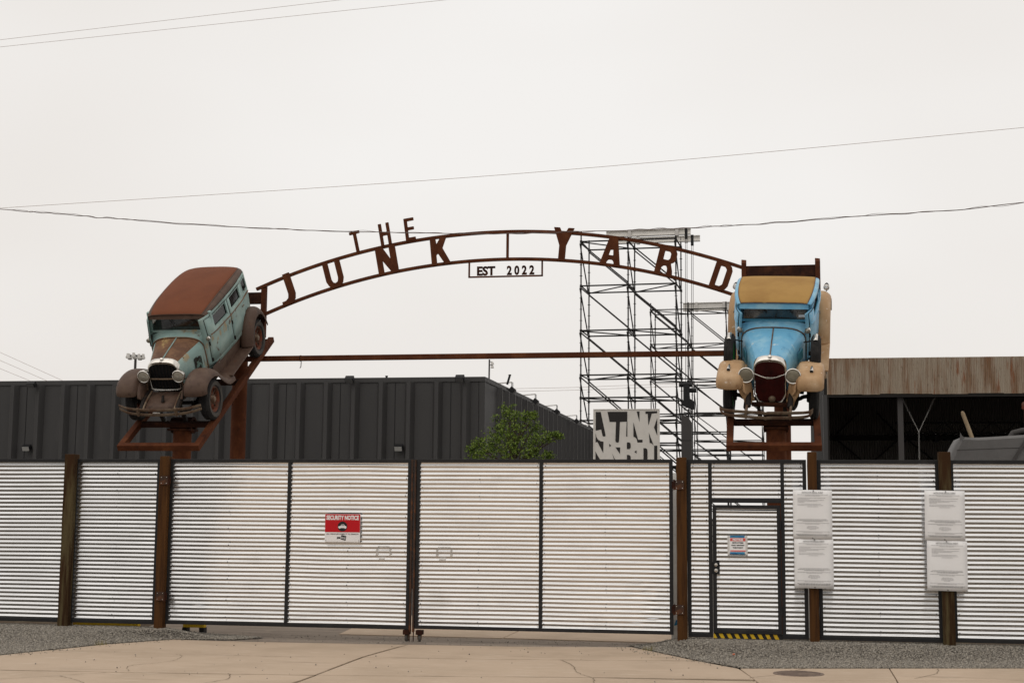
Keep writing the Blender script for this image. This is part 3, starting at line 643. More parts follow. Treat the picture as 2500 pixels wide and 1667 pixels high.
# ================================================================ open shed with rusty fascia
sh = thing('open_shed', 'open fronted dark shed with rusty corrugated fascia behind the right fence', 'building', (1.9,55,0))
def sb(n, m, x0,x1,y0,y1,z0,z1): return MB().box(x0-1.9,x1-1.9,y0-55,y1-55,z0,z1).build(n, M[m], sh)
rndf = random.Random(4)
for k in range(24):
    x0 = 2.06-.0+k*.64; rows = []; z0 = 6.46+rndf.uniform(-.02,.02); z1 = 7.83; yo = rndf.uniform(-.012,.012)
    for z in (z0, z0+.45, z0+.9, z1):
        rows.append([(x0-1.9+.66*j/66, -.03+yo+.019*math.sin(2*math.pi*(x0+.66*j/66)/.0636), z) for j in range(67)])
    MB().grid(rows).build('fascia_sheet', M['fascia'], sh, smooth=True, ang=80)
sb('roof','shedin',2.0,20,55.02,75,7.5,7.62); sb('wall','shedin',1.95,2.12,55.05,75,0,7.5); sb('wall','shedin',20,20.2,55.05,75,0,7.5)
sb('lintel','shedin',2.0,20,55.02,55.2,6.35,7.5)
rows = []
for z in (0,3,7.5): rows.append([(2.1-1.9+18*j/900, 15+.03*math.sin(2*math.pi*j/900*18/.12), z) for j in range(901)])
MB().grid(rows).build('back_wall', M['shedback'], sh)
sb('corner_column','cladding',1.90,2.06,55.0,55.24,0,6.45)
for x in (4.66,10.9): sb('column','shedcol',x,x+.2,55.3,55.5,0,6.5)
sb('girt','shedin',2.1,20,69.6,69.8,5.5,5.72); sb('girt','shedin',2.1,20,69.6,69.8,3.0,3.2)
for (a, b) in (((2.98,5.55),(4.3,4.4)),((4.6,4.4),(5.84,5.5)),((2.95,5.75),(4.06,6.8)),((4.9,6.8),(5.85,5.75)),((6.3,5.5),(7.6,4.4)),((7.9,4.4),(9.2,5.5))):
    MB().bar((a[0]-1.9,14.6,a[1]),(b[0]-1.9,14.6,b[1]),.07).build('brace', M['shedin'], sh)
for a, b in (((4.88,6.42),(5.48,5.09)),((6.11,6.42),(5.48,5.09)),((5.48,5.09),(5.47,3.2))):
    for q in (-.02,.02): MB().tube([(a[0]-1.9+q,1.0,a[1]),(b[0]-1.9+q*.3,1.0,b[1])], .0045, 6).build('hanging_cable', M['lampwhite'], sh)
tr = thing('lighting_truss', 'dark lighting truss hung with lamps inside the open shed', 'truss', (5.3,64,5.5))
for z in (0,.45): 
    for y in (-.2,.2): MB().tube([(0,y,z),(9,y,z)], .03, 6).build('chord', M['blackmetal'], tr)
for k in range(18): MB().tube([(k*.5,-.2,0 if k%2 else .45),(k*.5+.5,-.2,.45 if k%2 else 0)], .018, 5).build('lacing', M['blackmetal'], tr)
for k in range(12):
    x = .3+k*.72+random.uniform(-.15,.15); z = random.choice((-.25,-.2,.25))
    MB().lathe([(-.2,.0),(-.2,.08),(0,.11),(.12,.12)], (x,-.25,z), (0,.5,-1), 10).build('stage_lamp', M['black'], tr)
    MB().box(x-.03,x+.03,-.33,-.30,z+.12,z+.2).build('clamp', M['lampwhite'], tr)

# grey bodywork with a timber pole behind the right-hand fence
gb = thing('grey_bodywork', 'grey sloping sheet metal bodywork rising behind the far right fence panel', 'bodywork', (4.2,27,0))
X = lambda x: x-4.2
prof = [(3.02,2.4),(3.19,2.94),(3.36,3.29),(3.44,3.335),(3.7,3.33),(4.3,3.365),(4.9,3.40),(5.8,3.41)]
P = crom([(x,0,z) for x,z in prof], 5)
rows = [[(X(p.x)+ (0.04 if k in (0,4) else 0), y, p.z-(.05 if k in (0,4) else 0)) for p in P] for k, y in enumerate((0,.08,.6,1.1,1.2))]
m = MB().grid(rows); n = len(P)
m.add([(X(p.x)+.04,0,p.z-.05) for p in P]+[(X(p.x)+.04,0,1.6) for p in P], [(i,i+1,i+1+n,i+n) for i in range(n-1)])
m.build('shell', M['greybody'], gb, smooth=True, ang=50)
MB().add([(X(3.36),-.01,3.27),(X(3.37),-.01,3.42),(X(3.40),-.01,3.36),(X(3.45),-.01,3.32)],[(0,1,2,3)]).build('torn_edge', M['greybody'], gb, solid=.01)
MB().bar((X(3.30),.0,3.10),(X(5.7),-.0,3.19),.012,.012,(0,1,0)).build('seam', M['shedcol'], gb)
MB().bar((X(4.27),-.03,2.9),(X(4.62),-.03,3.45),.05,.02,(0,1,0)).build('trim_strip', M['shedcol'], gb)
MB().tube([(X(4.28),.3,3.33),(X(4.34),.3,3.43),(X(4.5),.3,3.47),(X(4.8),.3,3.47)], .05, 10).build('ribbed_hose', M['shedcol'], gb, smooth=True)
pl = thing('timber_pole', 'bare timber pole leaning out above the grey bodywork', 'pole', (3.72,27.25,3.0))
MB().tube([(0,0,0),(-.11,0,.33),(-.26,0,.78),(-.272,0,.815)], [.037,.037,.036,.022], 12).build('shaft', M['pole'], pl, smooth=True); MB().lathe([(0,.022),(.008,.012),(.010,0)], (-.272,0,.815), (-.3,0,1), 12).build('end_grain', M['pole'], pl)
rl = thing('rusty_lump', 'rough orange-brown object at the right edge inside the shed opening', 'scrap', (4.50,27.0,0))
m = MB(); 
for i in range(9):
    a = math.pi*i/8; m.v += [(.045*math.sin(a)*(1+.35*random.uniform(-1,1))*math.cos(2*math.pi*k/10), .045*math.sin(a)*math.sin(2*math.pi*k/10), 3.89-.08*math.cos(a)+random.uniform(-.008,.008)) for k in range(10)]
for i in range(8):
    for k in range(10): m.f.append((i*10+k,i*10+(k+1)%10,(i+1)*10+(k+1)%10,(i+1)*10+k))
m.build('knob', M['redrim'], rl, smooth=True); MB().tube([(0,0,1.5),(0,0,3.83)], .012, 6).build('stalk', M['rust_dark'], rl)

# ================================================================ scaffold towers
unit = MB().tube([(0,0,0),(0,0,1)], 1.0, 6, False).mesh('scaffold_tube', M['blackmetal'], True)
ros = MB()
def member(name, p, q, r, parent, me=unit):
    p = Vector(p); q = Vector(q); d = q-p; o = bpy.data.objects.new(name, me); COL.objects.link(o); o.parent = parent
    o.matrix_local = Matrix.Translation(p) @ d.to_track_quat('Z','Y').to_matrix().to_4x4() @ Matrix.Diagonal((r,r,d.length,1)); return o
def tower(label, X0, Y0, th, nb, bw, dep, levels, top, r=.026, ros_step=.5, group='scaffold towers'):
    t = thing('scaffold_tower', label, 'scaffold', (X0,Y0,0), group)
    a = Vector((math.cos(th),-math.sin(th),0)); b = Vector((math.sin(th),math.cos(th),0))
    pt = lambda i, j, z: a*(i*bw)+b*(j*dep)+Vector((0,0,z))
    rs = MB(); lo = 2.4
    for i in range(nb+1):
        for j in (0,1):
            member('standard', pt(i,j,0), pt(i,j,top), r, t)
            z = levels[-1]
            while z < top:
                c = pt(i,j,z); rs.box(c.x-.06,c.x+.06,c.y-.06,c.y+.06,z-.006,z+.006); z += ros_step
            for z in levels:
                c = pt(i,j,z); rs.box(c.x-.05,c.x+.05,c.y-.05,c.y+.05,z-.05,z+.05)
    tag(rs.build('rosettes', M['blackmetal'], t), kind='stuff')
    for n, z in enumerate(levels):
        for i in range(nb):
            for j in (0,1): member('ledger', pt(i,j,z), pt(i+1,j,z), r, t)
            member('plan_brace', pt(i,n%2,z-.02), pt(i+1,1-n%2,z-.02), r*.85, t)
        for i in range(nb+1): member('transom', pt(i,0,z), pt(i,1,z), r, t)
    two = [levels[0]]
    for z in levels[1:]:
        if two[-1]-z > 1.8: two.append(z)
    for z0, z1 in zip(two, two[1:]):
        for i in range(nb):
            for j in (0,1): member('face_brace', pt(i,j,z0-.1)+b*(.06*(1 if j else -1)), pt(i+1,j,z1+.1)+b*(.06*(1 if j else -1)), r*.9, t)
        for i in range(nb+1): member('side_brace', pt(i,0,z0-.1)-a*.05, pt(i,1,z1+.1)-a*.05, r*.9, t)
    return t
tower('tall near scaffold tower with white beams on top, behind the arch', -8.28, 62, R(2.6), 2, 2.11, 2.07, [13.95,11.95,9.95,7.97,6.97,5.97,4.97,3.97,1.97,.4], 14.4, r=.034)
tower('lower scaffold tower with a white beam, just left of the blue car', -6.86, 82, R(2.4), 2, 2.17, 2.07, [13.70,11.68,9.66,7.64,6.6,5.6,4.6,3.6,1.6,.4], 14.1, r=.034)
tower('distant scaffold tower seen beneath the blue car', -5.5, 103, R(2.4), 2, 2.4, 2.3, [11.2,9.2,7.2,6.2,5.2,3.2,1.2,.4], 11.5, r=.036)
def ibeam(lab, x0, x1, y, z0, z1, th=R(2.6)):
    o = thing('white_beam', lab, 'beam', (x0,y,z0), 'white steel beams on the scaffolds'); o.rotation_euler = (0,0,-th); Lh = x1-x0; h = z1-z0
    MB().box(0,Lh,-.09,.09,0,.03).build('flange', M['white_paint'], o); MB().box(0,Lh,-.09,.09,h-.03,h).build('flange', M['white_paint'], o); MB().box(0,Lh,-.012,.012,.03,h-.03).build('web', M['white_paint'], o)
    for q in (.28,.84): MB().box(Lh*q-.07,Lh*q+.07,-.1,.1,-.04,h+.02).build('clamp', M['lampwhite'], o)
ibeam('upper front white beam on top of the tall scaffold tower', -7.14,-3.40,61.9,14.09,14.36)
ibeam('lower rear white beam on top of the tall scaffold tower', -7.0,-3.10,64.0,14.18,14.45)
ibeam('white beam on top of the lower scaffold tower', -5.0,-2.2,82.2,13.62,14.10)
hs = thing('chain_hoist', 'black chain hoists and rigging hanging beside the tall scaffold tower', 'hoist', (-3.55,60.6,6.1))
for x, z1 in ((-.02,8.0),(.24,7.7)):
    for q in (-.035,.035): MB().tube([(x+q,0,1.3),(x+q,.6,z1)], .012, 5).build('chain', M['blackmetal'], hs)
    MB().box(x-.06,x+.06,.5,.7,z1-.3,z1+.15).build('beam_trolley', M['black'], hs); 
MB().tube([(-.33,0,1.28),(.22,0,1.28)], .10, 12).build('motor', M['black'], hs, smooth=True); MB().tube([(.12,.1,1.05),(.40,.1,1.05)], .10, 12).build('motor', M['black'], hs, smooth=True)
MB().box(-.15,.12,-.12,.12,.55,1.25).build('gearbox', M['black'], hs, bevel=.03); m = MB().add([(-.2,-.15,.55),(-.02,-.15,.78),(.34,-.15,.55),(.34,-.15,.25),(.22,-.15,.22),(-.2,-.15,.4),(-.2,.15,.55),(-.02,.15,.78),(.34,.15,.55),(.34,.15,.25),(.22,.15,.22),(-.2,.15,.4)], [(0,1,2,3,4,5),(11,10,9,8,7,6)]+[(i,(i+1)%6,(i+1)%6+6,i+6) for i in range(6)]); m.build('chain_bag', M['black'], hs)
for s in range(6):
    MB().tube([(-.14,-.1,.3-.06*s),(.22,-.1,.2-.06*s if s%2 else .3-.04*s)], .016, 5).build('rigging', M['blackmetal'], hs)
sp = thing('speaker_tower', 'tall black speaker stack standing in front of the scaffold', 'speaker', (-3.56,60.6,0))
MB().add([(-.22,-.3,0),(.21,-.3,0),(.21,-.3,5.78),(.05,-.3,6.02),(-.22,-.3,6.08),(-.22,.3,0),(.21,.3,0),(.21,.3,5.78),(.05,.3,6.02),(-.22,.3,6.08)], [(0,1,2,3,4),(9,8,7,6,5),(0,5,6,1),(1,6,7,2),(2,7,8,3),(3,8,9,4),(4,9,5,0)]).build('cabinet', M['shedcol'], sp)
for z in (1,2,3,4,5): MB().box(-.221,.211,-.303,-.295,z-.01,z+.01).build('joint', M['black'], sp)
for s in range(5): MB().tube([(-.2+s*.09,-.2,6.04),(-.2+s*.09+random.uniform(-.04,.04),-.2,6.18)], .015, 5).build('cable_end', M['black'], sp)

# ================================================================ white letter sign board
bd = thing('letter_sign', 'square pale sign board with jumbled JUNK YARD lettering above the gate', 'sign', (-3.035,30,0))
Wb, Hb = .69, 1.46
MB().box(-Wb,Wb,.0,.06,4.09-Hb,4.09).build('board', M['signboard'], bd, bevel=.004)
for x in (-.5,.5): MB().box(x-.05,x+.05,.07,.17,0,3.6).build('leg', M['frame'], bd)
def q(x, y): return ((x-1041)/1660*1.38, 4.09-(y-202)/1253*1.04)
darks = [[(258,262),(388,262),(512,850),(505,880),(470,895),(435,870),(398,710),(258,742)], [(560,258),(1068,258),(1068,893),(1036,893),(1050,515),(880,520),(858,1005),(840,1040),(808,1048),(775,1030),(762,995),(778,520),(615,520)],
 [(1306,255),(1380,255),(1376,525)], [(1528,255),(1826,248),(1826,300),(1690,310),(1605,615),(1586,318),(1530,318)], [(1826,420),(1826,870),(1745,665)], [(1222,530),(1340,972),(1452,972),(1452,1042),(1325,1042),(1310,970),(1280,925),(1222,893)],
 [(1612,790),(1735,1120),(1700,1080),(1665,1060),(1632,1052)], [(256,800),(275,900),(320,970),(385,1010),(460,1018),(452,1310),(305,1030),(256,1040)], [(607,1070),(658,1122),(607,1155)], [(762,1165),(885,1165),(878,1335)],
 [(1055,1038),(1110,1038),(1145,1060),(1153,1100),(1153,1150),(1145,1190),(1110,1210),(1055,1210)], [(1300,1238),(1300,1325),(1245,1278)], [(1475,1185),(1530,1185),(1565,1205),(1578,1250),(1578,1700),(1475,1700)], [(1745,1125),(1826,1120),(1826,1700),(1745,1700)],
 [(252,1270),(500,1700),(252,1700)], [(680,1320),(860,1700),(800,1700)], [(1055,1358),(1110,1358),(1145,1380),(1153,1420),(1153,1700),(1055,1700)]]
for c in darks: plate('dark_shape', [[q(*p) for p in c]], .003, M['signdark'], bd, Matrix.Translation((0,-.002,0)) @ Matrix.Rotation(R(90),4,'X'))
for (x0,x1,z0,z1) in ((-Wb-.012,Wb+.012,4.085,4.10),(-Wb-.012,-Wb+.002,2.6,4.085),(Wb-.002,Wb+.012,2.6,4.085)): MB().box(x0,x1,-.012,.066,z0,z1).build('edge_trim', M['white_paint'], bd)

# ================================================================ small tree behind the gate
tree = thing('small_tree', 'small leafy green tree behind the right gate leaf', 'tree', (-5.6,31,0))
rt = random.Random(5)
tk = MB(); tk.tube(crom([(0,0,0),(.03,0,.9),(-.03,.05,1.8),(0,0,2.6),(-.1,0,3.3),(-.15,0,3.9)],5), [.09-.003*i for i in range(26)], 8); 
tips = [(-.17,0,4.15,.20),(.0,-.1,4.02,.18),(.30,-.1,4.02,.17),(.44,-.05,4.03,.08),(.10,.1,3.86,.25),(-.32,0,3.86,.24),(-.50,.1,3.62,.24),(-.2,-.2,3.66,.28),(.12,-.2,3.62,.28),(.40,.0,3.74,.20),(.52,-.1,3.52,.24),(.75,-.1,3.55,.16),(.92,-.05,3.60,.10),(1.0,0,3.58,.06),
        (-.86,0,3.42,.17),(-.98,.05,3.28,.14),(-.70,-.1,3.28,.24),(-.42,-.2,3.36,.28),(-.1,-.3,3.38,.30),(.22,-.25,3.36,.28),(.48,-.2,3.26,.22),(-.9,0,3.08,.2),(-.55,-.2,3.04,.28),(-.15,-.3,3.04,.34),(.28,-.25,3.02,.30),(.62,-.1,3.05,.18),(.78,0,3.16,.10),(-.6,.2,2.75,.3),(0,.2,2.7,.35),(.45,.15,2.75,.25)]
leaf = MB()
for (x,y,z,r) in tips:
    tk.tube(crom([(-.05,0,max(2.3,z-.75)),(x*.45,y*.5,z-.35),(x,y,z)],4), [.028-.0024*i for i in range(9)], 5)
    for c in range(int(15+r*66)):
        u = Vector((rt.gauss(0,1),rt.gauss(0,1),rt.gauss(0,1))); u = u/u.length*(rt.random()**.55)*r*1.15
        cx, cy, cz = x+u.x, y+u.y, z+u.z*.8
        for l in range(11):
            p = Vector((cx+rt.gauss(0,.028),cy+rt.gauss(0,.028),cz+rt.gauss(0,.025))); s = rt.uniform(.016,.034)
            d = Vector((rt.gauss(0,1),rt.gauss(0,1),rt.gauss(-.3,.7))).normalized(); n = d.cross(Vector((rt.gauss(0,1),rt.gauss(0,1),rt.gauss(0,1)))).normalized()
            leaf.add([p-d*s, p+n*s*.5, p+d*s, p-n*s*.5], [(0,1,2,3)])
tk.build('trunk', M['bark'], tree, smooth=True); leaf.build('crown', M['leaf'], tree)

# ================================================================ rusty stands, tie beam and lettered arch
AL = R(33); Y0 = 23.2; Z0 = 3.03; XL = -10.48; XR = .02
ca, sa = math.cos(AL), math.sin(AL)
def TP(x, s, n): return (x, s*ca-n*sa, Z0+s*sa+n*ca)
UPN = (0,-sa,ca)
def stand(label, X, front, rear, ry, zt):
    t = thing('car_stand', label, 'stand', (X,Y0,0), 'rusty stands under the old cars')
    for sx in (-1,1): MB().bar(TP(sx*.70,.055,-.055), TP(sx*.70,4.22,-.055), .11, .11, UPN).build('rail', M['rust'], t, bevel=.008)
    for s_, m_ in ((0,'rust'),(.80,'rust_dark'),(2.4,'rust_dark'),(4.12,'rust_dark')):
        if s_ == 0: MB().bar(TP(-.755,0,-.056), TP(.755,0,-.056), .108, .112, UPN).build('cross_bar', M[m_], t, bevel=.008)
        else: MB().bar(TP(-.644,s_,-.06), TP(.644,s_,-.06), .09, .09, UPN).build('cross_bar', M[m_], t, bevel=.006)
    fz = Z0+.80*sa-.16
    MB().tube([(front,.92,-.03),(front,.92,fz)], .165, 28).build('column', M['rust'], t, smooth=True)
    MB().box(front-.21,front+.21,.72,1.12,fz+.001,fz+.035).build('saddle_plate', M['rust_dark'], t)
    m = MB(); m.lathe([(-.2,.10),(-.2,.15),(.2,.15),(.2,.10)], (front,.95,fz+.11), (1,0,0), 20); m.build('pivot_drum', M['rust_dark'], t, smooth=True)
    MB().tube([(rear,ry,-.03),(rear,ry,zt-.2)], .15, 28).build('column', M['rust'], t, smooth=True)
    for sx in (-.22,.2):
        MB().bar(TP(sx,.82,.0), TP(sx-.03,.72,.48), .06, .06, (0,1,0)).build('strut', M['under'], t)
        MB().bar(TP(sx,3.3,-.1), TP(sx,3.3,.45), .06, .06, (0,1,0)).build('strut', M['under'], t)
    # posts that carry the arch
    px = rear
    for sx in (-.665,.665):
        MB().add([(px+sx-.045,ry-.62,5.25),(px+sx+.045,ry-.62,5.25),(px+sx+.045,ry-.50,5.25),(px+sx-.045,ry-.50,5.25),
                  (px+sx-.045,ry-.62,zt-.08),(px+sx+.045,ry-.62,zt-.08),(px+sx+.045,ry-.50,zt-.01),(px+sx-.045,ry-.50,zt)],
                 [(3,2,1,0),(4,5,6,7),(0,1,5,4),(1,2,6,5),(2,3,7,6),(3,0,4,7)]).build('arch_post', M['rust'], t, bevel=.005)
    MB().box(px-.62,px+.62,ry-.60,ry-.48,zt-.36,zt-.14).build('head_beam', M['rust_dark'], t, bevel=.006)
    MB().box(px-.62,px+.62,ry-.60,ry-.48,5.25,5.37).build('head_beam', M['rust_dark'], t, bevel=.006)
    MB().box(px-.1,px+.1,ry-.48,ry-.1,zt-.34,zt-.22).build('bracket', M['rust_dark'], t)
    return t
stand('rusty steel stand and columns under the turquoise car at the left', XL, .04, .06, 3.58, 6.28)
stand('rusty steel stand and columns under the blue car at the right', XR, .04, .17, 3.58, 6.58)
AY = 26.2
tb = thing('tie_beam', 'long rusty horizontal tube joining the two car stands', 'beam', (-5.0,AY,0))
MB().bar((-5.35,.3,4.865), (5.05,.3,4.865), .11, .10).build('tube', M['rust'], tb, bevel=.008)
o = MB(); o.lathe([(-.012,.0),(-.012,.062),(.012,.062),(.012,0)], (-4.07,.3,4.865), (1,0,0), 12); o.tube([(-4.05,.28,4.80),(-4.05,.27,4.70),(-4.07,.27,4.67)], .008, 6); o.build('clip', M['rust_dark'], tb)
ar = thing('entrance_arch', 'rusty steel arch with cut out letters spanning the gate', 'arch sign', (-4.935,AY,0))
CZ = -5.572
def arcp(r, a): return (r*math.sin(a), 0, CZ+r*math.cos(a))
for r, a0, a1 in ((12.78,R(-22.9),R(20.4)),(12.25,R(-22.9),R(20.4))):
    n = 60; rows = []
    for i in range(n+1):
        a = a0+(a1-a0)*i/n; h = .03
        rows.append([(( r+dr)*math.sin(a), dy, CZ+(r+dr)*math.cos(a)) for dr, dy in ((-h,-h),(-h,h),(h,h),(h,-h))])
    m = MB().grid(rows, closed=True); k = len(m.v); m.f += [(3,2,1,0),(k-4,k-3,k-2,k-1)]
    m.build('chord', M['rust'], ar, bevel=.004)
def rnd_poly(c, r=.03):
    """round the corners of a contour a little"""
    out = []; n = len(c)
    for i in range(n):
        p = Vector((*c[i],0)); a = Vector((*c[i-1],0)); b = Vector((*c[(i+1)%n],0))
        da = a-p; db = b-p; k = min(r, da.length*.4, db.length*.4)
        p0 = p+da.normalized()*k; p1 = p+db.normalized()*k
        for t in (0,.5,1): w = p0*(1-t)**2+p*2*t*(1-t)+p1*t*t; out.append((w.x,w.y))
    return out
GL = {'J':[[(.28,1),(.53,1),(.53,.27),(.47,.10),(.34,0),(.08,0),(0,.02),(0,.14),(.14,.14),(.24,.20),(.28,.32)]],
 'U':[[(0,1),(.21,1),(.21,.32),(.25,.2),(.33,.16),(.42,.2),(.46,.32),(.46,1),(.67,1),(.67,.28),(.6,.1),(.46,0),(.2,0),(.07,.1),(0,.28)]],
 'N':[[(0,0),(0,1),(.24,1),(.49,.50),(.49,1),(.72,1),(.72,0),(.48,0),(.21,.46),(.21,0)]],
 'K':[[(0,0),(0,1),(.19,1),(.22,.72),(.42,1),(.62,1),(.42,.56),(.68,0),(.46,0),(.25,.38),(.19,.34),(.19,0)]],
 'Y':[[(0,1),(.19,1),(.26,.86),(.37,.86),(.44,1),(.63,1),(.42,.46),(.42,0),(.21,0),(.21,.46)]],
 'A':[[(0,0),(.22,1),(.50,1),(.72,0),(.50,0),(.47,.14),(.42,.2),(.30,.2),(.25,.14),(.22,0)], [(.28,.36),(.43,.36),(.40,.56),(.32,.56)]],
 'R':[[(0,0),(0,1),(.45,1),(.58,.93),(.64,.82),(.64,.6),(.58,.49),(.50,.45),(.60,.2),(.64,0),(.43,0),(.41,.25),(.36,.34),(.28,.34),(.21,.27),(.2,0)], [(.21,.55),(.21,.84),(.38,.84),(.43,.78),(.43,.61),(.38,.55)]],
 'D':[[(0,0),(0,1),(.42,1),(.57,.92),(.64,.78),(.64,.22),(.57,.08),(.42,0)], [(.2,.15),(.2,.85),(.35,.85),(.43,.77),(.43,.23),(.35,.15)]],
 'T':[[(0,1),(.5,1),(.5,.86),(.33,.86),(.33,0),(.17,0),(.17,.86),(0,.86)]],
 'H':[[(0,0),(0,1),(.15,1),(.15,.60),(.35,.60),(.35,1),(.5,1),(.5,0),(.35,0),(.35,.44),(.15,.44),(.15,0)]],
 'E':[[(0,0),(0,1),(.45,1),(.45,.86),(.15,.86),(.15,.60),(.42,.60),(.42,.46),(.15,.46),(.15,.14),(.45,.14),(.45,0)]]}
def glyph(ch, ang, r, h, extra=0):
    w = max(p[0] for p in GL[ch][0]); C = [rnd_poly([((x-w/2)*h, y*h) for x,y in c], .012) for c in GL[ch]]
    a = R(ang); p = arcp(r, a)
    mt = Matrix.Translation((p[0], -.042, p[2])) @ Matrix.Rotation(a, 4, 'Y') @ Matrix.Rotation(R(90), 4, 'X') @ Matrix.Rotation(extra, 4, 'Z')
    return plate('letter', C, .014, M['rust'], ar, mt)
RB = 12.235
for ch, an, h in (('J',-20.3,.60),('U',-15.75,.54),('N',-10.75,.565),('K',-5.85,.565),('Y',5.0,.635),('A',9.3,.555),('R',14.05,.545),('D',18.9,.53)): glyph(ch, an, RB, h)
for ch, an, h in (('T',-13.15,.42),('H',-10.55,.44),('E',-8.35,.445)): glyph(ch, an, 12.79, h)
a0 = R(.12); MB().bar(arcp(12.28,a0), arcp(12.75,a0), .045).build('divider', M['rust'], ar)
for x in (-.715,.695): MB().box(x-.014,x+.014,-.02,.02,6.35,6.62+.02).build('frame_bar', M['rust'], ar)
MB().box(-.729,.709,-.02,.02,6.335,6.362).build('frame_bar', M['rust'], ar)
for s_, x, w in (('EST',-.392,.355),('2 0 2 2',.28,.53)): text('lettering', s_, .232, M['rust_dark'], ar, upright(x,-.0,6.452), bold=.0105, depth=.006, width=w)

# ================================================================ old cars
def wheel(root, x, y, z, Rr, w, side, rimmat, spokes=12, name='wheel', rim_r=None, face=True):
    o = bpy.data.objects.new(name, None); COL.objects.link(o); o.parent = root; o.location = (x,y,z); o.empty_display_size = .1
    rr = rim_r or Rr*.60; h = w/2
    prof = [(-h*.55,rr),(-h*.92,rr+.03),(-h,(rr+Rr)/2),(-h*.9,Rr-.03),(-h*.62,Rr-.004),(0,Rr),(h*.62,Rr-.004),(h*.9,Rr-.03),(h,(rr+Rr)/2),(h*.92,rr+.03),(h*.55,rr)]
    t = MB().lathe(prof, n=48).build('tyre', M['tyre'], o, smooth=True, ang=60)
    tr = MB()
    for k in range(60):
        a = 2*math.pi*k/60
        for xx in (-h*.45,0,h*.45):
            b = a+(.5*2*math.pi/60 if xx == 0 else 0); c = Vector((0,math.sin(b),math.cos(b))); d = Vector((0,math.cos(b),-math.sin(b)))
            tr.bar(c*(Rr-.006)+d*-.008+Vector((xx-.012,0,0)), c*(Rr-.006)+d*.008+Vector((xx+.012,0,0)), .024, .018, c)
    tag(tr.build('tread', M['tyre'], o), kind='stuff')
    for sg in (-1,1): MB().lathe([(sg*h*1.004,(rr+Rr)/2+.025),(sg*h*1.01,(rr+Rr)/2),(sg*h*.94,rr+.03)], n=48).build('sidewall', M['tyre_side'], o, smooth=True)
    MB().lathe([(-h*.7,rr+.012),(-h*.72,rr-.004),(-h*.4,rr-.03),(h*.4,rr-.03),(h*.72,rr-.004),(h*.7,rr+.012)], n=40).build('rim', rimmat, o, smooth=True)
    if face:
        MB().lathe([(side*h*.25,.0),(side*h*.25,rr*.50),(side*h*.05,rr*.55),(-side*h*.2,rr*.5)], n=28).build('wheel_disc', rimmat, o, smooth=True)
        for k in range(spokes):
            a = 2*math.pi*k/spokes; MB().tube([(side*h*.12,math.sin(a)*rr*.35,math.cos(a)*rr*.35),(side*h*.2,math.sin(a)*(rr-.02),math.cos(a)*(rr-.02))], [.018,.013], 6).build('spoke', rimmat, o, smooth=True)
        MB().lathe([(side*h*.2,.075),(side*h*.62,.062),(side*h*.8,.05),(side*h*.86,.0)], n=20).build('hub_cap', M['chrome_rust'], o, smooth=True)
        for k in range(6):
            a = 2*math.pi*k/6; MB().lathe([(side*h*.42,0),(side*h*.42,.011),(side*h*.2,.012)], (0,math.sin(a)*rr*.42,math.cos(a)*rr*.42), n=6).build('wheel_nut', M['chrome_rust'], o)
    return o
def fender(name, root, path, prof, side, mat, ns=5):
    P = crom([(0,y,z) for y,z in path], ns); Q = crom([(x,d,0) for x,d in prof], 4); rows = []
    for i, p in enumerate(P):
        t = (P[min(i+1,len(P)-1)]-P[max(i-1,0)]).normalized(); n = Vector((0,-t.z,t.y))
        if n.z < 0 and abs(t.y) < .2: n = n
        rows.append([(side*q.x, p.y+n.y*q.y, p.z+n.z*q.y) for q in Q])
    o = MB().grid(rows).build(name, mat, root, smooth=True, solid=.008, ang=60)
    # rolled bead along the outer edge
    MB().tube([r[-1] for r in rows], .009, 6).build('bead', mat, o, smooth=True)
    return o
def hood_sec(y, hw, top, zb, n, harc, K=14):
    zm = top-harc; pts = [(-hw,y,zb),(-hw,y,(zb+zm)/2)]
    for k in range(K+1):
        a = math.pi*(1-k/K); c, s_ = math.cos(a), math.sin(a)
        pts.append((hw*math.copysign(abs(c)**(2/n),c), y, zm+harc*abs(s_)**(2/n)))
    return pts+[(hw,y,(zb+zm)/2),(hw,y,zb)]
def headlamp(root, x, y, z, r, lens, shellm='chrome', tilt=0):
    o = MB().lathe([(.0,r*.97),(.03,r*1.0),(.06,r*.95),(.12,r*.72),(.17,r*.4),(.19,0)], (x,y,z), (0,1,tilt), 28).build('headlamp', M[shellm], root, smooth=True)
    MB().lathe([(-.028,.0),(-.024,r*.5),(-.008,r*.86),(.004,r*.9)], (x,y,z), (0,1,tilt), 28).build('lens', M[lens], o, smooth=True)
    MB().lathe([(.01,r*.90),(-.014,r*.90),(-.018,r*.97),(-.010,r*1.05),(.015,r*1.06),(.03,r*.98)], (x,y,z), (0,1,tilt), 28).build('rim', M['chrome'], o, smooth=True)
    return o
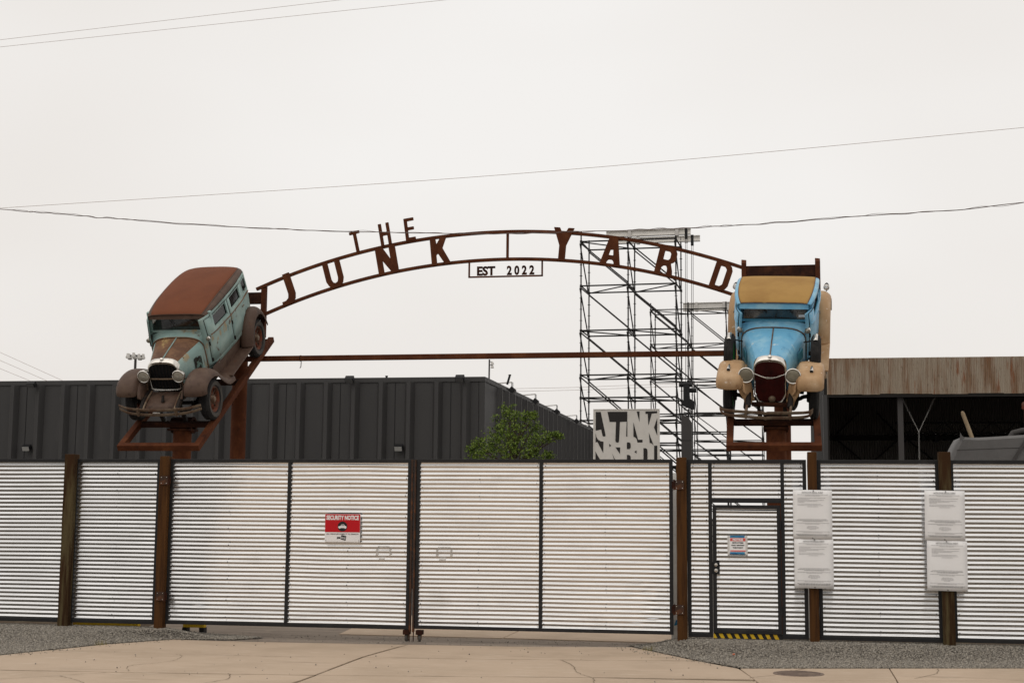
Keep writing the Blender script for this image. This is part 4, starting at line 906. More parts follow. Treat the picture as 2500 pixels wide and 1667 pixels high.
def build_car(root, c):
    mt = {k: M[v] for k, v in c['mats'].items()}
    tf, rf = c['axles']; Rw = c['R']; tw = c['track']
    # chassis
    for s in (-1,1):
        MB().tube(crom([(s*.33,.30,.50),(s*.34,.55,.60),(s*.36,1.1,.60),(s*.40,2.2,.58),(s*.42,3.2,.60),(s*.42,3.9,.56)],4), .045, 6).build('chassis_rail', M['under'], root)
        MB().tube(crom([(s*.38,.36,.45),(s*.40,.65,.34),(s*.41,tf,.31),(s*.40,1.3,.35),(s*.38,1.55,.46)],4), .035, 6).build('leaf_spring', M['under'], root)
        MB().tube([(s*.30,tf,.46),(s*.52,tf+.02,.42)], .03, 8).build('tie_rod', M['under'], root)
        MB().lathe([(0,.10),(.05,.12),(.06,0)], (s*(tw-.12),tf,Rw), (s,0,0), 16).build('brake_drum', M['under'], root)
    MB().tube(crom([(-tw,tf,Rw),(-.52,tf,Rw-.02),(-.36,tf,.30),(.36,tf,.30),(.52,tf,Rw-.02),(tw,tf,Rw)],4), .035, 8).build('axle', M['under'], root)
    MB().tube([(-tw,rf,Rw),(0,rf,Rw),(tw,rf,Rw)], [.04,.10,.04], 8).build('axle', M['under'], root)
    MB().box(-.56,.56,1.0,3.75,.60,.66).build('floor', M['under'], root)
    MB().box(-.24,.24,.95,1.5,.42,.62).build('oil_pan', M['under'], root, bevel=.05)
    # wheels
    for s in (-1,1):
        wheel(root, s*tw, tf, Rw, Rw, c['tw'], s, mt['rim']); wheel(root, s*tw, rf, Rw, Rw, c['tw'], s, mt['rim'])
    # fenders, running boards, valances
    for s in (-1,1):
        f = fender('front_fender', root, c['ffpath'], c['ffprof'], s, mt['fender'])
        fender('rear_fender', root, c['rfpath'], c['rfprof'], s, mt['fender'])
        # inner skirt from the fender down to the chassis
        Q = crom([(0,y,z) for y,z in c['ffpath']], 4); x0 = c['ffprof'][0][0]; d0 = c['ffprof'][0][1]
        rows = [[(s*x0, p.y+.02, p.z+d0+.02) for p in Q[2:]], [(s*(x0-.05), p.y+.03, max(.52,(p.z+.52)/2)) for p in Q[2:]], [(s*.36, max(p.y, .62), .54) for p in Q[2:]]]
        MB().grid(rows).build('inner_skirt', mt['skirt'], root, smooth=True, solid=.006)
        y0, y1, zr = c['rb']
        MB().box(min(s*.57,s*c['rbx']),max(s*.57,s*c['rbx']),y0,y1,zr,zr+.03).build('running_board', mt['board'], root, bevel=.006)
        MB().grid([[(s*.60,y0-.25,c['zb']+.04),(s*.63,y1+.1,c['zb']+.04)],[(s*.57,y0-.25,zr+.025),(s*.59,y1+.1,zr+.025)]]).build('valance', mt['board'], root, solid=.006)
    # bonnet
    sec = [hood_sec(*q) for q in c['hood']]
    n = len(sec[0]); lo = c.get('split', 5)
    dense = []
    for a, b in zip(sec, sec[1:]):
        for k in range(4): dense.append([tuple(Vector(p)*(1-k/4)+Vector(q)*(k/4)) for p, q in zip(a, b)])
    dense.append(sec[-1])
    MB().grid([r[lo:n-lo] for r in dense]).build('bonnet_top', mt['bonnet'], root, smooth=True, ang=50)
    for sl_, s in ((slice(0,lo+1),-1),(slice(n-lo-1,n),1)):
        sd_ = MB().grid([r[sl_] for r in dense]).build('bonnet_side', mt['body'], root, smooth=True, ang=50)
        # louvre panel
        a = dense[6][0 if s < 0 else -1]; b = dense[-4][0 if s < 0 else -1]
        zl0, zl1 = c['louv']; m = MB(); nl = 9
        lv = MB().grid([[(a[0]+s*.004,a[1]+.06,zl0),(b[0]+s*.004,b[1]-.02,zl0)],[(a[0]+s*.004,a[1]+.06,zl1),(b[0]+s*.004,b[1]-.02,zl1)]]).build('louvre_panel', mt['louvre'], sd_)
        for k in range(nl):
            u = (k+.5)/nl; y = a[1]+.06+(b[1]-a[1]-.08)*u; x = a[0]+(b[0]-a[0])*((y-a[1])/(b[1]-a[1]))
            m.add([(x+s*.005,y-.018,zl0+.02),(x+s*.022,y+.008,zl0+.03),(x+s*.022,y+.008,zl1-.03),(x+s*.005,y-.018,zl1-.02),(x+s*.005,y+.012,zl0+.02),(x+s*.005,y+.012,zl1-.02)], [(0,1,2,3),(0,4,1),(3,2,5),(1,4,5,2)])
        m.build('louvres', mt['louvre'], sd_)
    mid = n//2
    MB().tube([tuple(Vector(r[mid])+Vector((0,0,.006))) for r in dense], .011, 6).build('bonnet_hinge', mt['hinge'], root, smooth=True)
    # cowl
    cs = [hood_sec(*q) for q in c['cowl']]; dn = []
    for a, b in zip(cs, cs[1:]):
        for k in range(4): dn.append([tuple(Vector(p)*(1-k/4)+Vector(q)*(k/4)) for p, q in zip(a, b)])
    dn.append(cs[-1])
    MB().grid(dn).build('cowl', mt['body'], root, smooth=True, ang=50)
    MB().tube([tuple(Vector(p)+Vector((0,-.004,.004))) for p in cs[0]], .010, 6).build('cowl_bead', mt['bead'], root, smooth=True)
    # radiator
    y, hw, top, zb, nn, harc = c['rad']
    o_ = hood_sec(y, hw, top, zb, nn, harc); i_ = hood_sec(y-.02, hw-.020, top-.060, zb+.03, nn, harc*.8); bk = hood_sec(y+.09, hw+.004, top+.004, zb, nn, harc)
    fr = hood_sec(y-.025, hw-.012, top-.018, zb+.01, nn, harc*.95)
    for r in (o_, i_, bk, fr):
        m0 = r[0]; m1 = r[-1]
        r += [(m1[0]*.75,m1[1],m1[2]-c['chin']*.8),(m1[0]*.35,m1[1],m1[2]-c['chin']),(m0[0]*.35,m0[1],m0[2]-c['chin']),(m0[0]*.75,m0[1],m0[2]-c['chin']*.8)]
    nt_ = len(o_); topr = range(4, nt_-8)
    sh_ = MB().grid([bk,o_,fr,i_], closed=True).build('radiator_shell', mt['shell'], root, smooth=True, ang=50)
    ctr = Vector((0,y+.01,(top+zb)/2))
    core = [(p[0],y+.015,p[2]) for p in i_]
    MB().add([tuple(ctr)]+core, [(0,k+1,(k+1)%len(core)+1) for k in range(len(core))]).build('radiator_core', mt['core'], root)
    m = MB(); nb = c['bars']
    for k in range(nb):
        x = -(hw-.045)+2*(hw-.045)*k/(nb-1); zt_ = top-.06-(abs(x)/hw)**4*harc*.7
        MB().box(x-.0045,x+.0045,y-.012,y+.002,zb-c['chin']*.75+.02,zt_).build('grille_bar', mt['grille'], root)
    MB().lathe([(-.010,0),(-.008,.028),(.004,.032)], (0,y-.022,top-.028), (0,1,.3), 16).build('badge', mt['shell'], root, smooth=True)
    MB().lathe([(0,.035),(.02,.035),(.035,.02),(.04,0)], (0,y+.03,top+.003), (0,0,1), 16).build('filler_cap', mt['shell'], root, smooth=True)
    # body shell along its plan outline, with window openings
    side = c['side']; zr = c['zrows']; wz = (zr.index(c['wz'][0]), zr.index(c['wz'][1]))
    def tum(z): return 1-.055*max(0,z-c['belt'])/.4 - (.02*max(0,c['belt']-z)/.6)
    pts = [(hw_, y_) for y_, hw_ in side]; outline = [(-x,y_) for x,y_ in pts]+[(x,y_) for x,y_ in reversed(pts)]
    ysn = [y_ for y_, _ in side]
    def isw(y_a, y_b): return any(abs(y_a-w0) < 1e-6 and abs(y_b-w1) < 1e-6 for w0, w1 in c['wins'])
    holes = set(); no = len(outline)
    for i in range(no-1):
        a, b = sorted((outline[i][1], outline[i+1][1]))
        if isw(a, b) or i == len(side)-1: holes.add(i)
    rt_ = [(q_[0],q_[2]) for q_ in c['roof']]
    def cz(z, y_): return min(z, lerpt(rt_, y_)+.006)
    rows = [[(x*tum(z),y_,cz(z,y_)) for x,y_ in outline] for z in zr]
    MB().grid(rows, skip=lambda r, k: k in holes and wz[0] <= r < wz[1]).build('body', mt['body'], root, smooth=True, solid=.012, ang=35)
    for i in sorted(holes):
        (xa,ya),(xb,yb) = outline[i], outline[i+1]; z0_, z1_ = c['wz']; f_ = .985
        g_ = MB().add([(xa*tum(z0_)*f_,ya,cz(z0_,ya)),(xb*tum(z0_)*f_,yb,cz(z0_,yb)),(xb*tum(z1_)*f_,yb,cz(z1_,yb)-.004),(xa*tum(z1_)*f_,ya,cz(z1_,ya)-.004)], [(0,1,2,3)]).build('side_window' if i != len(side)-1 else 'rear_window', M['glass'], root)
        p4 = [Vector((xa*tum(z0_)*1.004,ya,z0_)),Vector((xb*tum(z0_)*1.004,yb,z0_)),Vector((xb*tum(z1_)*1.004,yb,cz(z1_,yb)-.02)),Vector((xa*tum(z1_)*1.004,ya,cz(z1_,ya)-.02))]
        m = MB()
        for a, b in zip(p4, p4[1:]+p4[:1]): m.bar(a, b, .022, .014, (1,0,0))
        m.build('window_frame', mt['trim'], g_)
    # doors: skins slightly proud of the body
    for s in (-1,1):
        for (d0, d1) in c['doors']:
            ys_ = [d0]+[q for q in ysn if d0 < q < d1]+[d1]; zz = [z for z in zr if z >= c['doorz'][0]-1e-6 and z <= c['doorz'][1]+1e-6]
            rws = [[(s*(lerpt(side,q)*tum(z)+.011),q,z) for q in ys_] for z in zz]
            w0_ = zz.index(c['wz'][0]); w1_ = zz.index(c['wz'][1])
            dd = MB().grid(rws, skip=lambda r, k: isw(ys_[k],ys_[k+1]) and w0_ <= r < w1_).build('door', mt['body'], root, smooth=True, solid=.014, ang=35)
            per = [Vector(p) for p in rws[0]]+[Vector(r[-1]) for r in rws[1:]]+[Vector(p) for p in reversed(rws[-1][:-1])]+[Vector(r[0]) for r in reversed(rws[:-1])]
            MB().tube([p+Vector((s*.001,0,0)) for p in per], .0065, 4).build('door_gap', M['under'], dd)
            hy = d1-.06; hx = s*(lerpt(side,hy)*tum(1.18)+.035)
            MB().tube([(hx,hy-.01,1.18),(hx+s*.01,hy-.10,1.175)], .010, 6).build('handle', M['chrome_rust'], dd, smooth=True)
            for hz_ in (c['zb']+.12,1.12): MB().tube([(s*(lerpt(side,d0)+.02),d0+.005,hz_-.035),(s*(lerpt(side,d0)+.02),d0+.005,hz_+.035)], .013, 6).build('hinge', M['under'], dd, smooth=True)
        # belt moulding
        bl_ = [(s*(lerpt(side,q)*tum(c['belt'])+.016),q,c['belt']) for q in [side[2][0]+(side[-5][0]-side[2][0])*k/20 for k in range(21)]]
        MB().tube(bl_, .012, 6).build('belt_moulding', mt['beltm'], root, smooth=True)
    # roof
    rows = []; K = 22
    for (y_, hw_, zs, zc) in c['roof']:
        r = []
        for k in range(K+1):
            a = math.pi*(1-k/K); cc, ss = math.cos(a), math.sin(a)
            r.append((hw_*math.copysign(abs(cc)**(2/c['rn']),cc), y_, zs+(zc-zs)*abs(ss)**(2/c['rn'])))
        rows.append(r)
    sm = []
    for i in range(len(rows)-1):
        for k in range(3):
            t = k/3; A = rows[max(i-1,0)]; B_ = rows[i]; C_ = rows[i+1]; D_ = rows[min(i+2,len(rows)-1)]
            sm.append([tuple(.5*((2*Vector(b))+(Vector(cq)-Vector(a))*t+(2*Vector(a)-5*Vector(b)+4*Vector(cq)-Vector(d))*t*t+(3*Vector(b)-Vector(a)-3*Vector(cq)+Vector(d))*t**3)) for a,b,cq,d in zip(A,B_,C_,D_)])
    sm.append(rows[-1])
    MB().grid(sm).build('roof', mt['roofside'], root, smooth=True, solid=.012, ang=50)
    k0 = c['insert']; i0, i1 = c['insy']
    ins = [[(p[0],p[1],p[2]+.010) for p in r[k0:K+1-k0]] for r in sm if i0 <= r[0][1] <= i1]
    oi = MB().grid(ins).build('roof_covering', mt['roof'], root, smooth=True, solid=.012, ang=50)
    for e in ([r[0] for r in ins],[r[-1] for r in ins],ins[0]): MB().tube(e, .008, 6).build('edge_bead', mt['roofbead'], oi, smooth=True)
    # windscreen
    (yb_, zb_), (yt_, zt_), wb_, wt_ = c['screen']
    MB().add([(-wb_,yb_,zb_),(wb_,yb_,zb_),(wt_,yt_,zt_),(-wt_,yt_,zt_)], [(0,1,2,3)]).build('windscreen', M['glass'], root)
    m = MB(); q4 = [(-wb_,yb_-.01,zb_),(wb_,yb_-.01,zb_),(wt_,yt_-.01,zt_),(-wt_,yt_-.01,zt_)]
    for a, b in zip(q4, q4[1:]+q4[:1]): m.bar(a, b, .035, .04, (0,1,0))
    m.build('windscreen_frame', mt['trim'], root, bevel=.005)
    for s in (-1,1): MB().bar((s*(wb_+.03),yb_+.02,zb_-.06), (s*(wt_+.035),yt_+.02,zt_+.06), .055, .07, (0,1,0)).build('pillar', mt['body'], root, bevel=.01)
    MB().box(-wt_-.05,wt_+.05,yt_-.005,yt_+.07,zt_-.005,c['roof'][0][2]+.03).build('header', mt['body'], root, bevel=.01)
    v0, v1, vw = c['visor']
    MB().add([(-vw,v0[0],v0[1]),(vw,v0[0],v0[1]),(vw,v1[0],v1[1]),(-vw,v1[0],v1[1])], [(0,1,2,3)]).build('sun_visor', mt['visor'], root, solid=.02)
    for s in (-.22,.2): MB().tube([(s,yt_-.03,zt_-.01),(s+.10,yb_*.45+yt_*.55-.03,zt_*.45+zb_*.55)], .006, 5).build('wiper', M['under'], root)
    # interior
    MB().box(-.52,.52,2.55,2.72,.66,1.30).build('seat_back', M['seat'], root, bevel=.05); MB().box(-.52,.52,2.15,2.56,.66,.92).build('seat', M['seat'], root, bevel=.05)
    if len(c['doors']) > 1: MB().box(-.5,.5,3.50,3.66,.66,1.32).build('seat_back', M['seat'], root, bevel=.05)
    MB().box(-.5,.5,1.9,1.94,1.05,1.27).build('dashboard', M['cap'], root)
    a = [(.28+.19*math.cos(2*math.pi*k/20), 2.0+.10*math.sin(2*math.pi*k/20), 1.22+.16*math.sin(2*math.pi*k/20)) for k in range(21)]
    MB().tube(a, .012, 6).build('steering_wheel', M['cap'], root, smooth=True)
    MB().add([(-.5,2.0,1.625),(.5,2.0,1.625),(.52,side[-5][0]-.2,c['roof'][-4][2]-.02),(-.52,side[-5][0]-.2,c['roof'][-4][2]-.02)], [(0,1,2,3)]).build('headlining', M['seat'], root)
    # lamps and bumper
    hx, hy, hz_, hr = c['hl']
    for s in (-1,1):
        headlamp(root, s*hx, hy, hz_, hr, c['lens'], 'chrome', c['aim'])
        MB().tube([(s*hx,hy+.07,hz_-hr*.8),(s*(hx+.03),hy+.1,.66)], .016, 6).build('lamp_bracket', M['chrome_rust'], root, smooth=True)
    MB().tube(crom(c['lampbar'],6), c['lbr'], 8).build('lamp_bar', mt['lampbar'], root, smooth=True)
    for bz, pth in c['bumper']:
        P = crom([(x,y_,z_) for x,y_,z_ in pth], 6)
        m = MB(); h2 = bz/2
        rows = [[(p.x,p.y-.006,p.z-h2),(p.x,p.y-.012,p.z),(p.x,p.y-.006,p.z+h2),(p.x,p.y+.006,p.z+h2),(p.x,p.y+.006,p.z-h2)] for p in P]
        m.grid(rows, closed=True); k = len(m.v); m.f += [(4,3,2,1,0),(k-5,k-4,k-3,k-2,k-1)]
        m.build('bumper_bar', M['chrome_rust'], root, smooth=True, ang=50)
    for s in (-1,1):
        MB().tube(crom([(s*.34,.55,.56),(s*.345,.35,.53),(s*.35,c['by']+.02,c['bzc'])],4), .022, 6).build('bumper_iron', M['chrome_rust'], root, smooth=True)
        MB().box(s*.35-.02,s*.35+.02,c['by']-.035,c['by']+.01,c['bzc']-.075,c['bzc']+.075).build('bumper_clamp', M['chrome_rust'], root, bevel=.005)
    # apron between the frame horns
    if c['apron']:
        rows = [[(x,y_,z_) for x in (-.26,-.13,0,.13,.26)] for y_, z_ in ((.30,.52),(.42,.565),(.58,.60),(.74,.625))]
        MB().grid(rows).build('front_apron', mt['fender'], root, smooth=True, solid=.008)
        MB().lathe([(-.0,.03),(.06,.026),(.12,.022)], (.03,.44,.585), (0,.7,1), 10).build('crank_boss', M['under'], root)
        for s in (-1,1): MB().tube(crom([(s*.29,.26,.50),(s*.285,.36,.555),(s*.28,.55,.61),(s*.275,.74,.64)],4), .018, 6).build('frame_horn', mt['horn'], root, smooth=True)

left = thing('old_sedan', 'rusty turquoise old sedan mounted nose down on the left stand', 'car', mtx=Matrix.Translation((XL,Y0,Z0)) @ Matrix.Rotation(AL,4,'X'))
sideL = [(1.55,.50),(1.62,.54),(1.70,.575),(1.78,.60),(1.88,.618),(2.46,.655),(2.53,.66),(2.64,.665),(3.16,.66),(3.27,.655),(3.36,.648),(3.64,.622),(3.75,.585),(3.84,.52),(3.90,.42),(3.93,.26)]
CL = dict(mats=dict(rim='redrim',fender='fenderrust',skirt='fenderrust',board='fenderrust',bonnet='hoodrust',body='turq',louvre='turq_peel',hinge='turq',bead='hoodrust',shell='chrome',core='black',grille='under',trim='turq',beltm='hoodrust',roofside='fenderrust',roof='roofrust',roofbead='fenderrust',visor='fenderrust',lampbar='chrome_rust',horn='chrome_rust'),
 axles=(.95,3.42), R=.365, track=.69, tw=.195,
 ffpath=[(.405,.70),(.42,.80),(.52,.915),(.72,.975),(.98,.955),(1.2,.84),(1.42,.62),(1.62,.47),(1.85,.425)], ffprof=[(.42,-.11),(.47,-.02),(.56,.0),(.66,.0),(.75,-.02),(.82,-.075),(.835,-.135)],
 rfpath=[(2.84,.44),(2.93,.68),(3.12,.90),(3.40,.985),(3.66,.91),(3.84,.70),(3.93,.50)], rfprof=[(.60,-.05),(.64,0),(.72,.005),(.79,-.03),(.835,-.09),(.84,-.13)],
 rb=(1.75,2.92,.40), rbx=.835, zb=.68,
 hood=[(.80,.285,1.215,.66,2.8,.24),(1.15,.37,1.25,.66,2.9,.26),(1.55,.485,1.285,.66,3.0,.27)], cowl=[(1.555,.495,1.295,.66,3.0,.27),(1.68,.56,1.31,.66,3.2,.25),(1.80,.605,1.315,.66,3.4,.22)], louv=(.74,1.03),
 rad=(.775,.285,1.225,.67,2.9,.20), chin=.03, bars=9,
 side=sideL, zrows=[.68,.76,.95,1.12,1.24,1.27,1.34,1.585,1.65], belt=1.27, wz=(1.34,1.585), wins=[(1.88,2.46),(2.64,3.16),(3.36,3.64)], doors=[(1.64,2.52),(2.54,3.26)], doorz=(.76,1.585),
 roof=[(1.73,.545,1.625,1.66),(1.80,.572,1.632,1.70),(2.0,.60,1.64,1.745),(2.3,.622,1.645,1.785),(2.7,.632,1.645,1.805),(3.1,.63,1.645,1.80),(3.45,.605,1.64,1.775),(3.7,.56,1.625,1.73),(3.84,.49,1.60,1.68),(3.92,.38,1.57,1.62)], rn=2.6, insert=4, insy=(1.70,3.76),
 screen=((1.815,1.305),(1.83,1.61),.555,.545), visor=((1.768,1.662),(1.735,1.572),.54),
 hl=(.322,.64,.985,.108), lens='lens', aim=-.12, lampbar=[(-.42,.72,.90),(0,.70,.90),(.42,.72,.90)], lbr=.014,
 bumper=[(.045,[(-.76,.36,.565),(-.5,.24,.56),(0,.19,.555),(.5,.24,.56),(.76,.36,.565)]),(.045,[(-.76,.36,.50),(-.5,.24,.475),(0,.19,.465),(.5,.24,.475),(.76,.36,.50)])], by=.22, bzc=.515, apron=True)
build_car(left, CL)
for x, y_, z_ in ((.555,1.62,1.235),(-.575,1.62,1.21)): headlamp(left, x, y_, z_, .042, 'lens', 'under')
MB().box(-.07,.07,.165,.185,.49,.525).build('bumper_emblem', M['chrome'], left, bevel=.01)
for s in (-1,1):
    MB().tube(crom([(s*.45,3.98,.62),(s*.6,4.06,.66),(s*.75,4.02,.66)],4), .016, 6).build('rear_bumper', M['chrome_rust'], left, smooth=True); MB().tube(crom([(s*.45,3.98,.54),(s*.6,4.06,.56),(s*.75,4.02,.56)],4), .016, 6).build('rear_bumper', M['chrome_rust'], left, smooth=True)
MB().lathe([(-.08,.2),(-.08,.34),(-.04,.37),(.04,.37),(.08,.34),(.08,.2)], (0,4.06,.98), (0,1,0), 32).build('spare_tyre', M['tyre'], left, smooth=True)

right = thing('old_coupe', 'blue old car with tan fenders mounted nose down on the right stand', 'car', mtx=Matrix.Translation((XR-.09,Y0,Z0)) @ Matrix.Rotation(AL,4,'X') @ Matrix.Rotation(R(-4.0),4,'Z'))
sideR = [(1.60,.53),(1.66,.565),(1.73,.595),(1.80,.62),(1.90,.645),(2.54,.69),(2.60,.695),(2.70,.70),(2.94,.70),(3.02,.695),(3.10,.68),(3.18,.65),(3.26,.59),(3.31,.50),(3.34,.40),(3.35,.26)]
CR = dict(mats=dict(rim='green',fender='tan',skirt='tan',board='tan',bonnet='blue',body='blue',louvre='blue_in',hinge='chrome_rust',bead='chrome_rust',shell='chrome',core='maroon',grille='maroon',trim='blue_in',beltm='blue',roofside='blue',roof='tancanvas',roofbead='hoodrust',visor='blue',lampbar='chrome',horn='chrome_rust'),
 axles=(.95,3.50), R=.375, track=.69, tw=.155,
 ffpath=[(.375,.76),(.385,.86),(.47,.955),(.70,.995),(.95,.985),(1.2,.87),(1.42,.66),(1.62,.49),(1.85,.435)], ffprof=[(.42,-.10),(.46,-.02),(.54,.0),(.66,.005),(.77,-.01),(.83,-.05),(.85,-.12)],
 rfpath=[(2.72,.44),(2.80,.68),(2.98,.94),(3.30,1.07),(3.62,1.05),(3.90,.85),(4.02,.6)], rfprof=[(.64,-.05),(.68,.0),(.75,.01),(.82,-.02),(.87,-.07),(.88,-.12)],
 rb=(1.75,2.85,.41), rbx=.89, zb=.66,
 hood=[(.66,.262,1.205,.60,2.5,.24),(1.1,.38,1.255,.64,2.7,.26),(1.60,.525,1.285,.66,2.9,.27)], cowl=[(1.605,.532,1.295,.66,2.9,.27),(1.70,.575,1.312,.66,3.1,.25),(1.81,.625,1.32,.66,3.3,.22)], louv=(.82,1.04),
 rad=(.635,.262,1.215,.55,2.6,.20), chin=.17, bars=23,
 side=sideR, zrows=[.66,.75,.95,1.14,1.28,1.31,1.36,1.52,1.55], belt=1.31, wz=(1.36,1.52), wins=[(1.90,2.54),(2.70,2.94)], doors=[(1.68,2.59)], doorz=(.75,1.52),
 roof=[(1.74,.595,1.63,1.675),(1.82,.625,1.64,1.705),(2.05,.665,1.635,1.718),(2.4,.69,1.605,1.690),(2.70,.695,1.565,1.648),(2.92,.695,1.53,1.602),(3.10,.69,1.49,1.552),(3.24,.67,1.44,1.49),(3.34,.60,1.37,1.41)], rn=3.6, insert=4, insy=(1.70,3.6),
 screen=((1.83,1.325),(1.85,1.60),.565,.565), visor=((1.765,1.655),(1.725,1.575),.565),
 hl=(.372,.52,.955,.122), lens='lens_dull', aim=-.32, lampbar=[(-.26,.56,.97),(-.1,.54,.915),(0,.53,.905),(.1,.54,.915),(.26,.56,.97)], lbr=.009,
 bumper=[(.05,[(-.78,.20,.53),(-.70,.11,.53),(-.42,.07,.53),(-.10,.07,.52),(-.04,.075,.505),(.02,.07,.52),(.36,.07,.53),(.62,.11,.53),(.70,.20,.53)]),(.05,[(-.78,.20,.51),(-.70,.11,.46),(-.42,.07,.445),(-.10,.07,.43),(-.04,.075,.415),(.02,.07,.43),(.36,.07,.445),(.62,.11,.46),(.70,.20,.51)])], by=.09, bzc=.485, apron=False)
build_car(right, CR)
for s in (-1,1):
    wheel(right, s*.70, 1.30, .93, .345, .155, s, M['green'])
    a = [(s*.70, 1.30-.375*math.cos(t)*1.0, .93+.36*math.sin(t)) for t in [R(72+4*k) for k in range(10)]]
    MB().grid([[(p[0]-.035,p[1],p[2]) for p in a],[(p[0],p[1],p[2]+.012) for p in a],[(p[0]+.035,p[1],p[2]) for p in a]]).build('spare_cover_band', M['chrome'], right, smooth=True, solid=.006)
    MB().tube([(s*.70,1.38,1.18),(s*.50,1.46,1.10)], .012, 6).build('spare_clamp', M['under'], right)
    headlamp(right, s*.555, 1.60, 1.245, .046, 'lens', 'chrome')
    headlamp(right, s*.66, .60, 1.015, .028, 'ink', 'chrome')
    MB().tube([(s*.50,1.60,1.20),(s*.55,1.64,1.22)], .012, 6).build('lamp_arm', M['chrome'], right)
    headlamp(right, s*.80, 3.62, 1.13, .05, 'signwhite', 'ink')
    MB().tube([(s*.80,3.66,1.04),(s*.80,3.68,1.12)], .012, 6).build('lamp_arm', M['under'], right)
    MB().bar((s*.30,.62,.44),(s*.36,.95,.52),.10,.04).build('frame_horn', M['tan'], right, bevel=.01)
for s in (-1,1):
    rows = [[(s*.52,.40,.80),(s*.45,.46,.90),(s*.36,.62,.97)],[(s*.47,.41,.68),(s*.38,.47,.72),(s*.30,.63,.74)],[(s*.41,.43,.55),(s*.345,.48,.56),(s*.285,.62,.56)],[(s*.375,.46,.42),(s*.335,.50,.42),(s*.29,.60,.42)]]
    rows = [[tuple(p) for p in crom(r, 4)] for r in rows]; cols = [crom([r[k] for r in rows], 4) for k in range(len(rows[0]))]
    MB().grid([[tuple(p) for p in c_] for c_ in cols]).build('fender_apron', M['tan'], right, smooth=True, solid=.008)
dk = [hood_sec(*q_) for q_ in ((3.22,.655,1.25,.66,3,.3),(3.6,.61,1.18,.66,3,.35),(3.9,.55,1.02,.66,3,.3),(4.05,.46,.82,.66,3,.14))]
MB().grid(dk).build('rear_deck', M['blue'], right, smooth=True, solid=.01)
MB().box(-.30,.30,.56,.62,.36,.42).build('cross_member', M['rust_dark'], right, bevel=.01)
MB().lathe([(-.035,0),(-.03,.03),(-.02,.045),(0,.06),(.02,.062)], (.03,.62,.47), (0,1,0), 20).build('horn_disc', M['chrome_rust'], right, smooth=True)
MB().box(-.05,.05,.515,.53,.895,.925).build('bar_badge', M['chrome'], right, bevel=.004)
MB().add([(.40,1.822,1.39),(.51,1.822,1.39),(.51,1.826,1.43),(.40,1.826,1.43)], [(0,1,2,3)]).build('windscreen_sticker', M['paper'], right)

# ================================================================ overhead wires and far lamp masts
def wire(lab, pts, r, mat='wire', n=12, wob=0, seed=0):
    rnd = random.Random(seed); P = crom(pts, n)
    if wob:
        P = [p+Vector((0,rnd.gauss(0,wob)*.5,rnd.gauss(0,wob))) for p in P]
        P = crom(P, 3)
    o = MB().tube(P, r, 5).build('overhead_wire', M[mat], None, smooth=True)
    return tag(o, lab, 'wire', 'overhead wires')
def ext(a, b, t): return tuple(Vector(a)+(Vector(b)-Vector(a))*t)
a, b = (-10.17,17,8.16), (-5.39,17,8.44); wire('upper of the two thin wires crossing the top left corner of the sky', [ext(a,b,-1.2),ext(a,b,-.3),a,b,ext(a,b,2),ext(a,b,3.4)], .0028, 'wire_pale')
a, b = (-10.17,17.0,8.06), (-3.95,17.0,8.36); wire('lower of the two thin wires crossing the top left corner of the sky', [ext(a,b,-1),ext(a,b,-.3),a,b,ext(a,b,1.6),ext(a,b,2.6)], .0028, 'wire_pale')
wire('thin straight wire rising to the right across the middle of the sky', [(-19,18,5.85),(-14.6,18,5.96),(-10.63,18,6.08),(-3.32,18,6.31),(3.11,18,6.67),(8,18,7.0),(14,18,7.5)], .0034, 'wire_pale')
dpts = [(-19,19,7.4),(-14,19,6.7),(-11.22,19,6.30),(-10.43,19,6.22),(-9.2,19,6.08),(-7.25,19,5.90),(-5.25,19,5.78),(-3.56,19,5.72),(-1.75,19,5.72),(-.43,19,5.745),(1.18,19,5.82),(3.25,19,5.94),(7,19,6.4),(12,19,7.2)]
wire('slack twisted cable drooping across the front of the arch', dpts, .0058, 'wire', 9, .0045, 3)
wire('thin second strand wound along the slack drooping cable', [(x,y-.015,z+.003) for x,y,z in dpts], .003, 'wire', 10, .007, 8)
for i, (a, b, w) in enumerate((((-52.6,90,12.69),(-48.1,90,10.8),'upper'),((-52.57,90,12.13),(-49.31,90,10.81),'middle'),((-52.54,90,11.56),(-50.59,90,10.82),'lower'))):
    wire('%s of three far wires slanting down to the dark roof at the left' % w, [ext(a,b,-1.5),a,b,ext(a,b,1.5)], .014, 'wire_pale')
for z, w in ((0,'upper'),(-.27,'lower')): wire('%s of two far power lines behind the scaffold' % w, [(-40,140,14.2+z),(-20.26,140,14.4+z),(-13.9,140,14.58+z),(10,140,15.2+z)], .02, 'wire_pale')
ml = thing('stadium_light', 'ring of stadium lamps on a far mast left of the turquoise car', 'lamp mast', (-70.9,150,0))
MB().tube([(0,0,0),(0,0,18.9)], [.22,.14], 10).build('mast', M['shedcol'], ml)
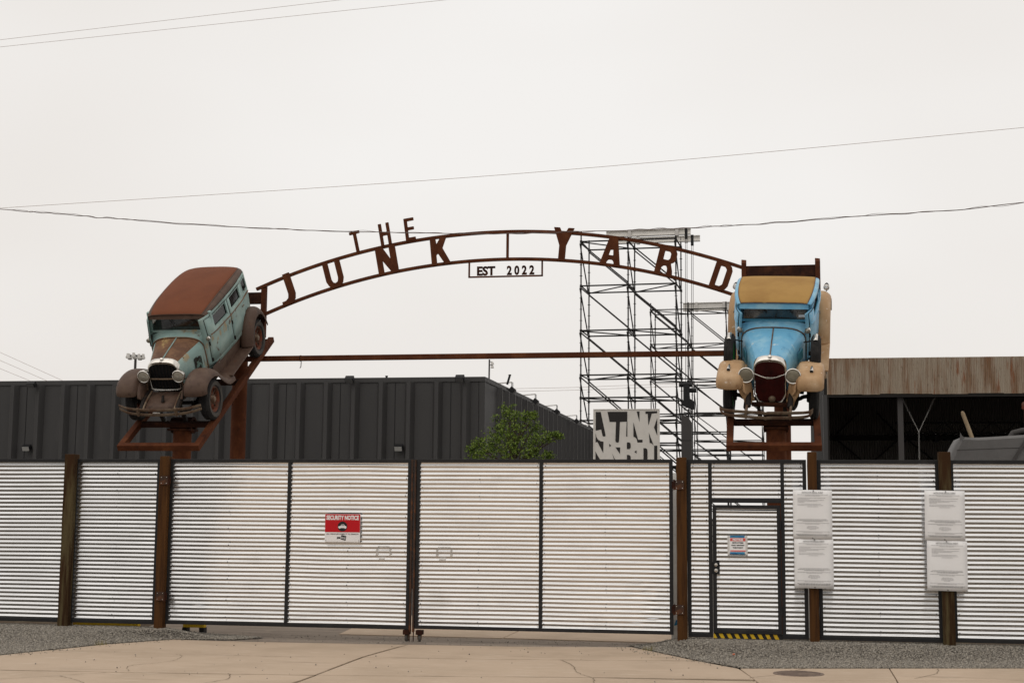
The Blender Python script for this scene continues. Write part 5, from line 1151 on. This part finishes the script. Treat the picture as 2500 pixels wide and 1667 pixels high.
for k in range(9):
    a = 2*math.pi*k/9; x, y_ = .85*math.cos(a), .85*math.sin(a); z_ = 18.9+(.12 if k%2 else 0)
    o = MB().lathe([(0,.24),(.1,.26),(.34,.16),(.52,.15),(.55,0)], (x,y_,z_), (0,0,1), 12).build('lamp_head', M['lampwhite'], ml, smooth=True); MB().lathe([(.0,.24),(-.03,.15),(-.04,0)], (x,y_,z_), (0,0,1), 12).build('lens', M['lampglass'], o)
MB().lathe([(0,.8),(.08,.9),(.16,.8)], (0,0,19.15), (0,0,1), 20).build('ring', M['shedcol'], ml)
pm = thing('lamp_mast', 'far thin lamp pole with two heads above the dark building corner', 'lamp mast', (-24.1,120,0))
MB().tube([(0,0,0),(.1,0,15.1)], .07, 8).build('mast', M['shedcol'], pm)
for z_ in (14.75,14.45): o = MB().lathe([(0,.16),(.2,.1),(.3,0)], (.36,0,z_-.1), (0,0,1), 10).build('lamp_head', M['lampwhite'], pm); MB().tube([(.1,0,z_+.15),(.36,0,z_+.15)], .03, 6).build('arm', M['shedcol'], pm)
# litter and weeds at the fence foot
for x, y_, lab in ((-.55,19.6,'small orange scrap lying on the right-hand gravel'),):
    o = thing('litter', lab, 'litter', (x,y_,.02)); MB().add([(-.02,0,0),(.02,.01,0),(.015,0,.035),(-.01,.01,.03)], [(0,1,2,3)]).build('scrap', M['pink'], o)
def weed(x, y_, lab, n=26):
    m = MB(); rnd = random.Random(int(x*91))
    for k in range(n):
        a = rnd.uniform(0,6.28); h = rnd.uniform(.03,.10); d = rnd.uniform(.01,.07); bx, by = rnd.gauss(0,.05), rnd.gauss(0,.02)
        m.add([(bx,by,0),(bx+.006,by,0),(bx+math.cos(a)*d,by+math.sin(a)*d,h)], [(0,1,2)])
    o = m.build('weed', M['weed'], None); o.location = (x,y_,-.005); tag(o, lab, 'weed', 'dry weeds along the pavement')
weed(-9.36,19.05,'dry weed tuft at the edge of the left gravel wedge'); weed(-1.75,20.3,'dry weed at the tip of the right gravel bed'); weed(2.15,21.0,'dry weed under the fence panel left of the weathered right post')
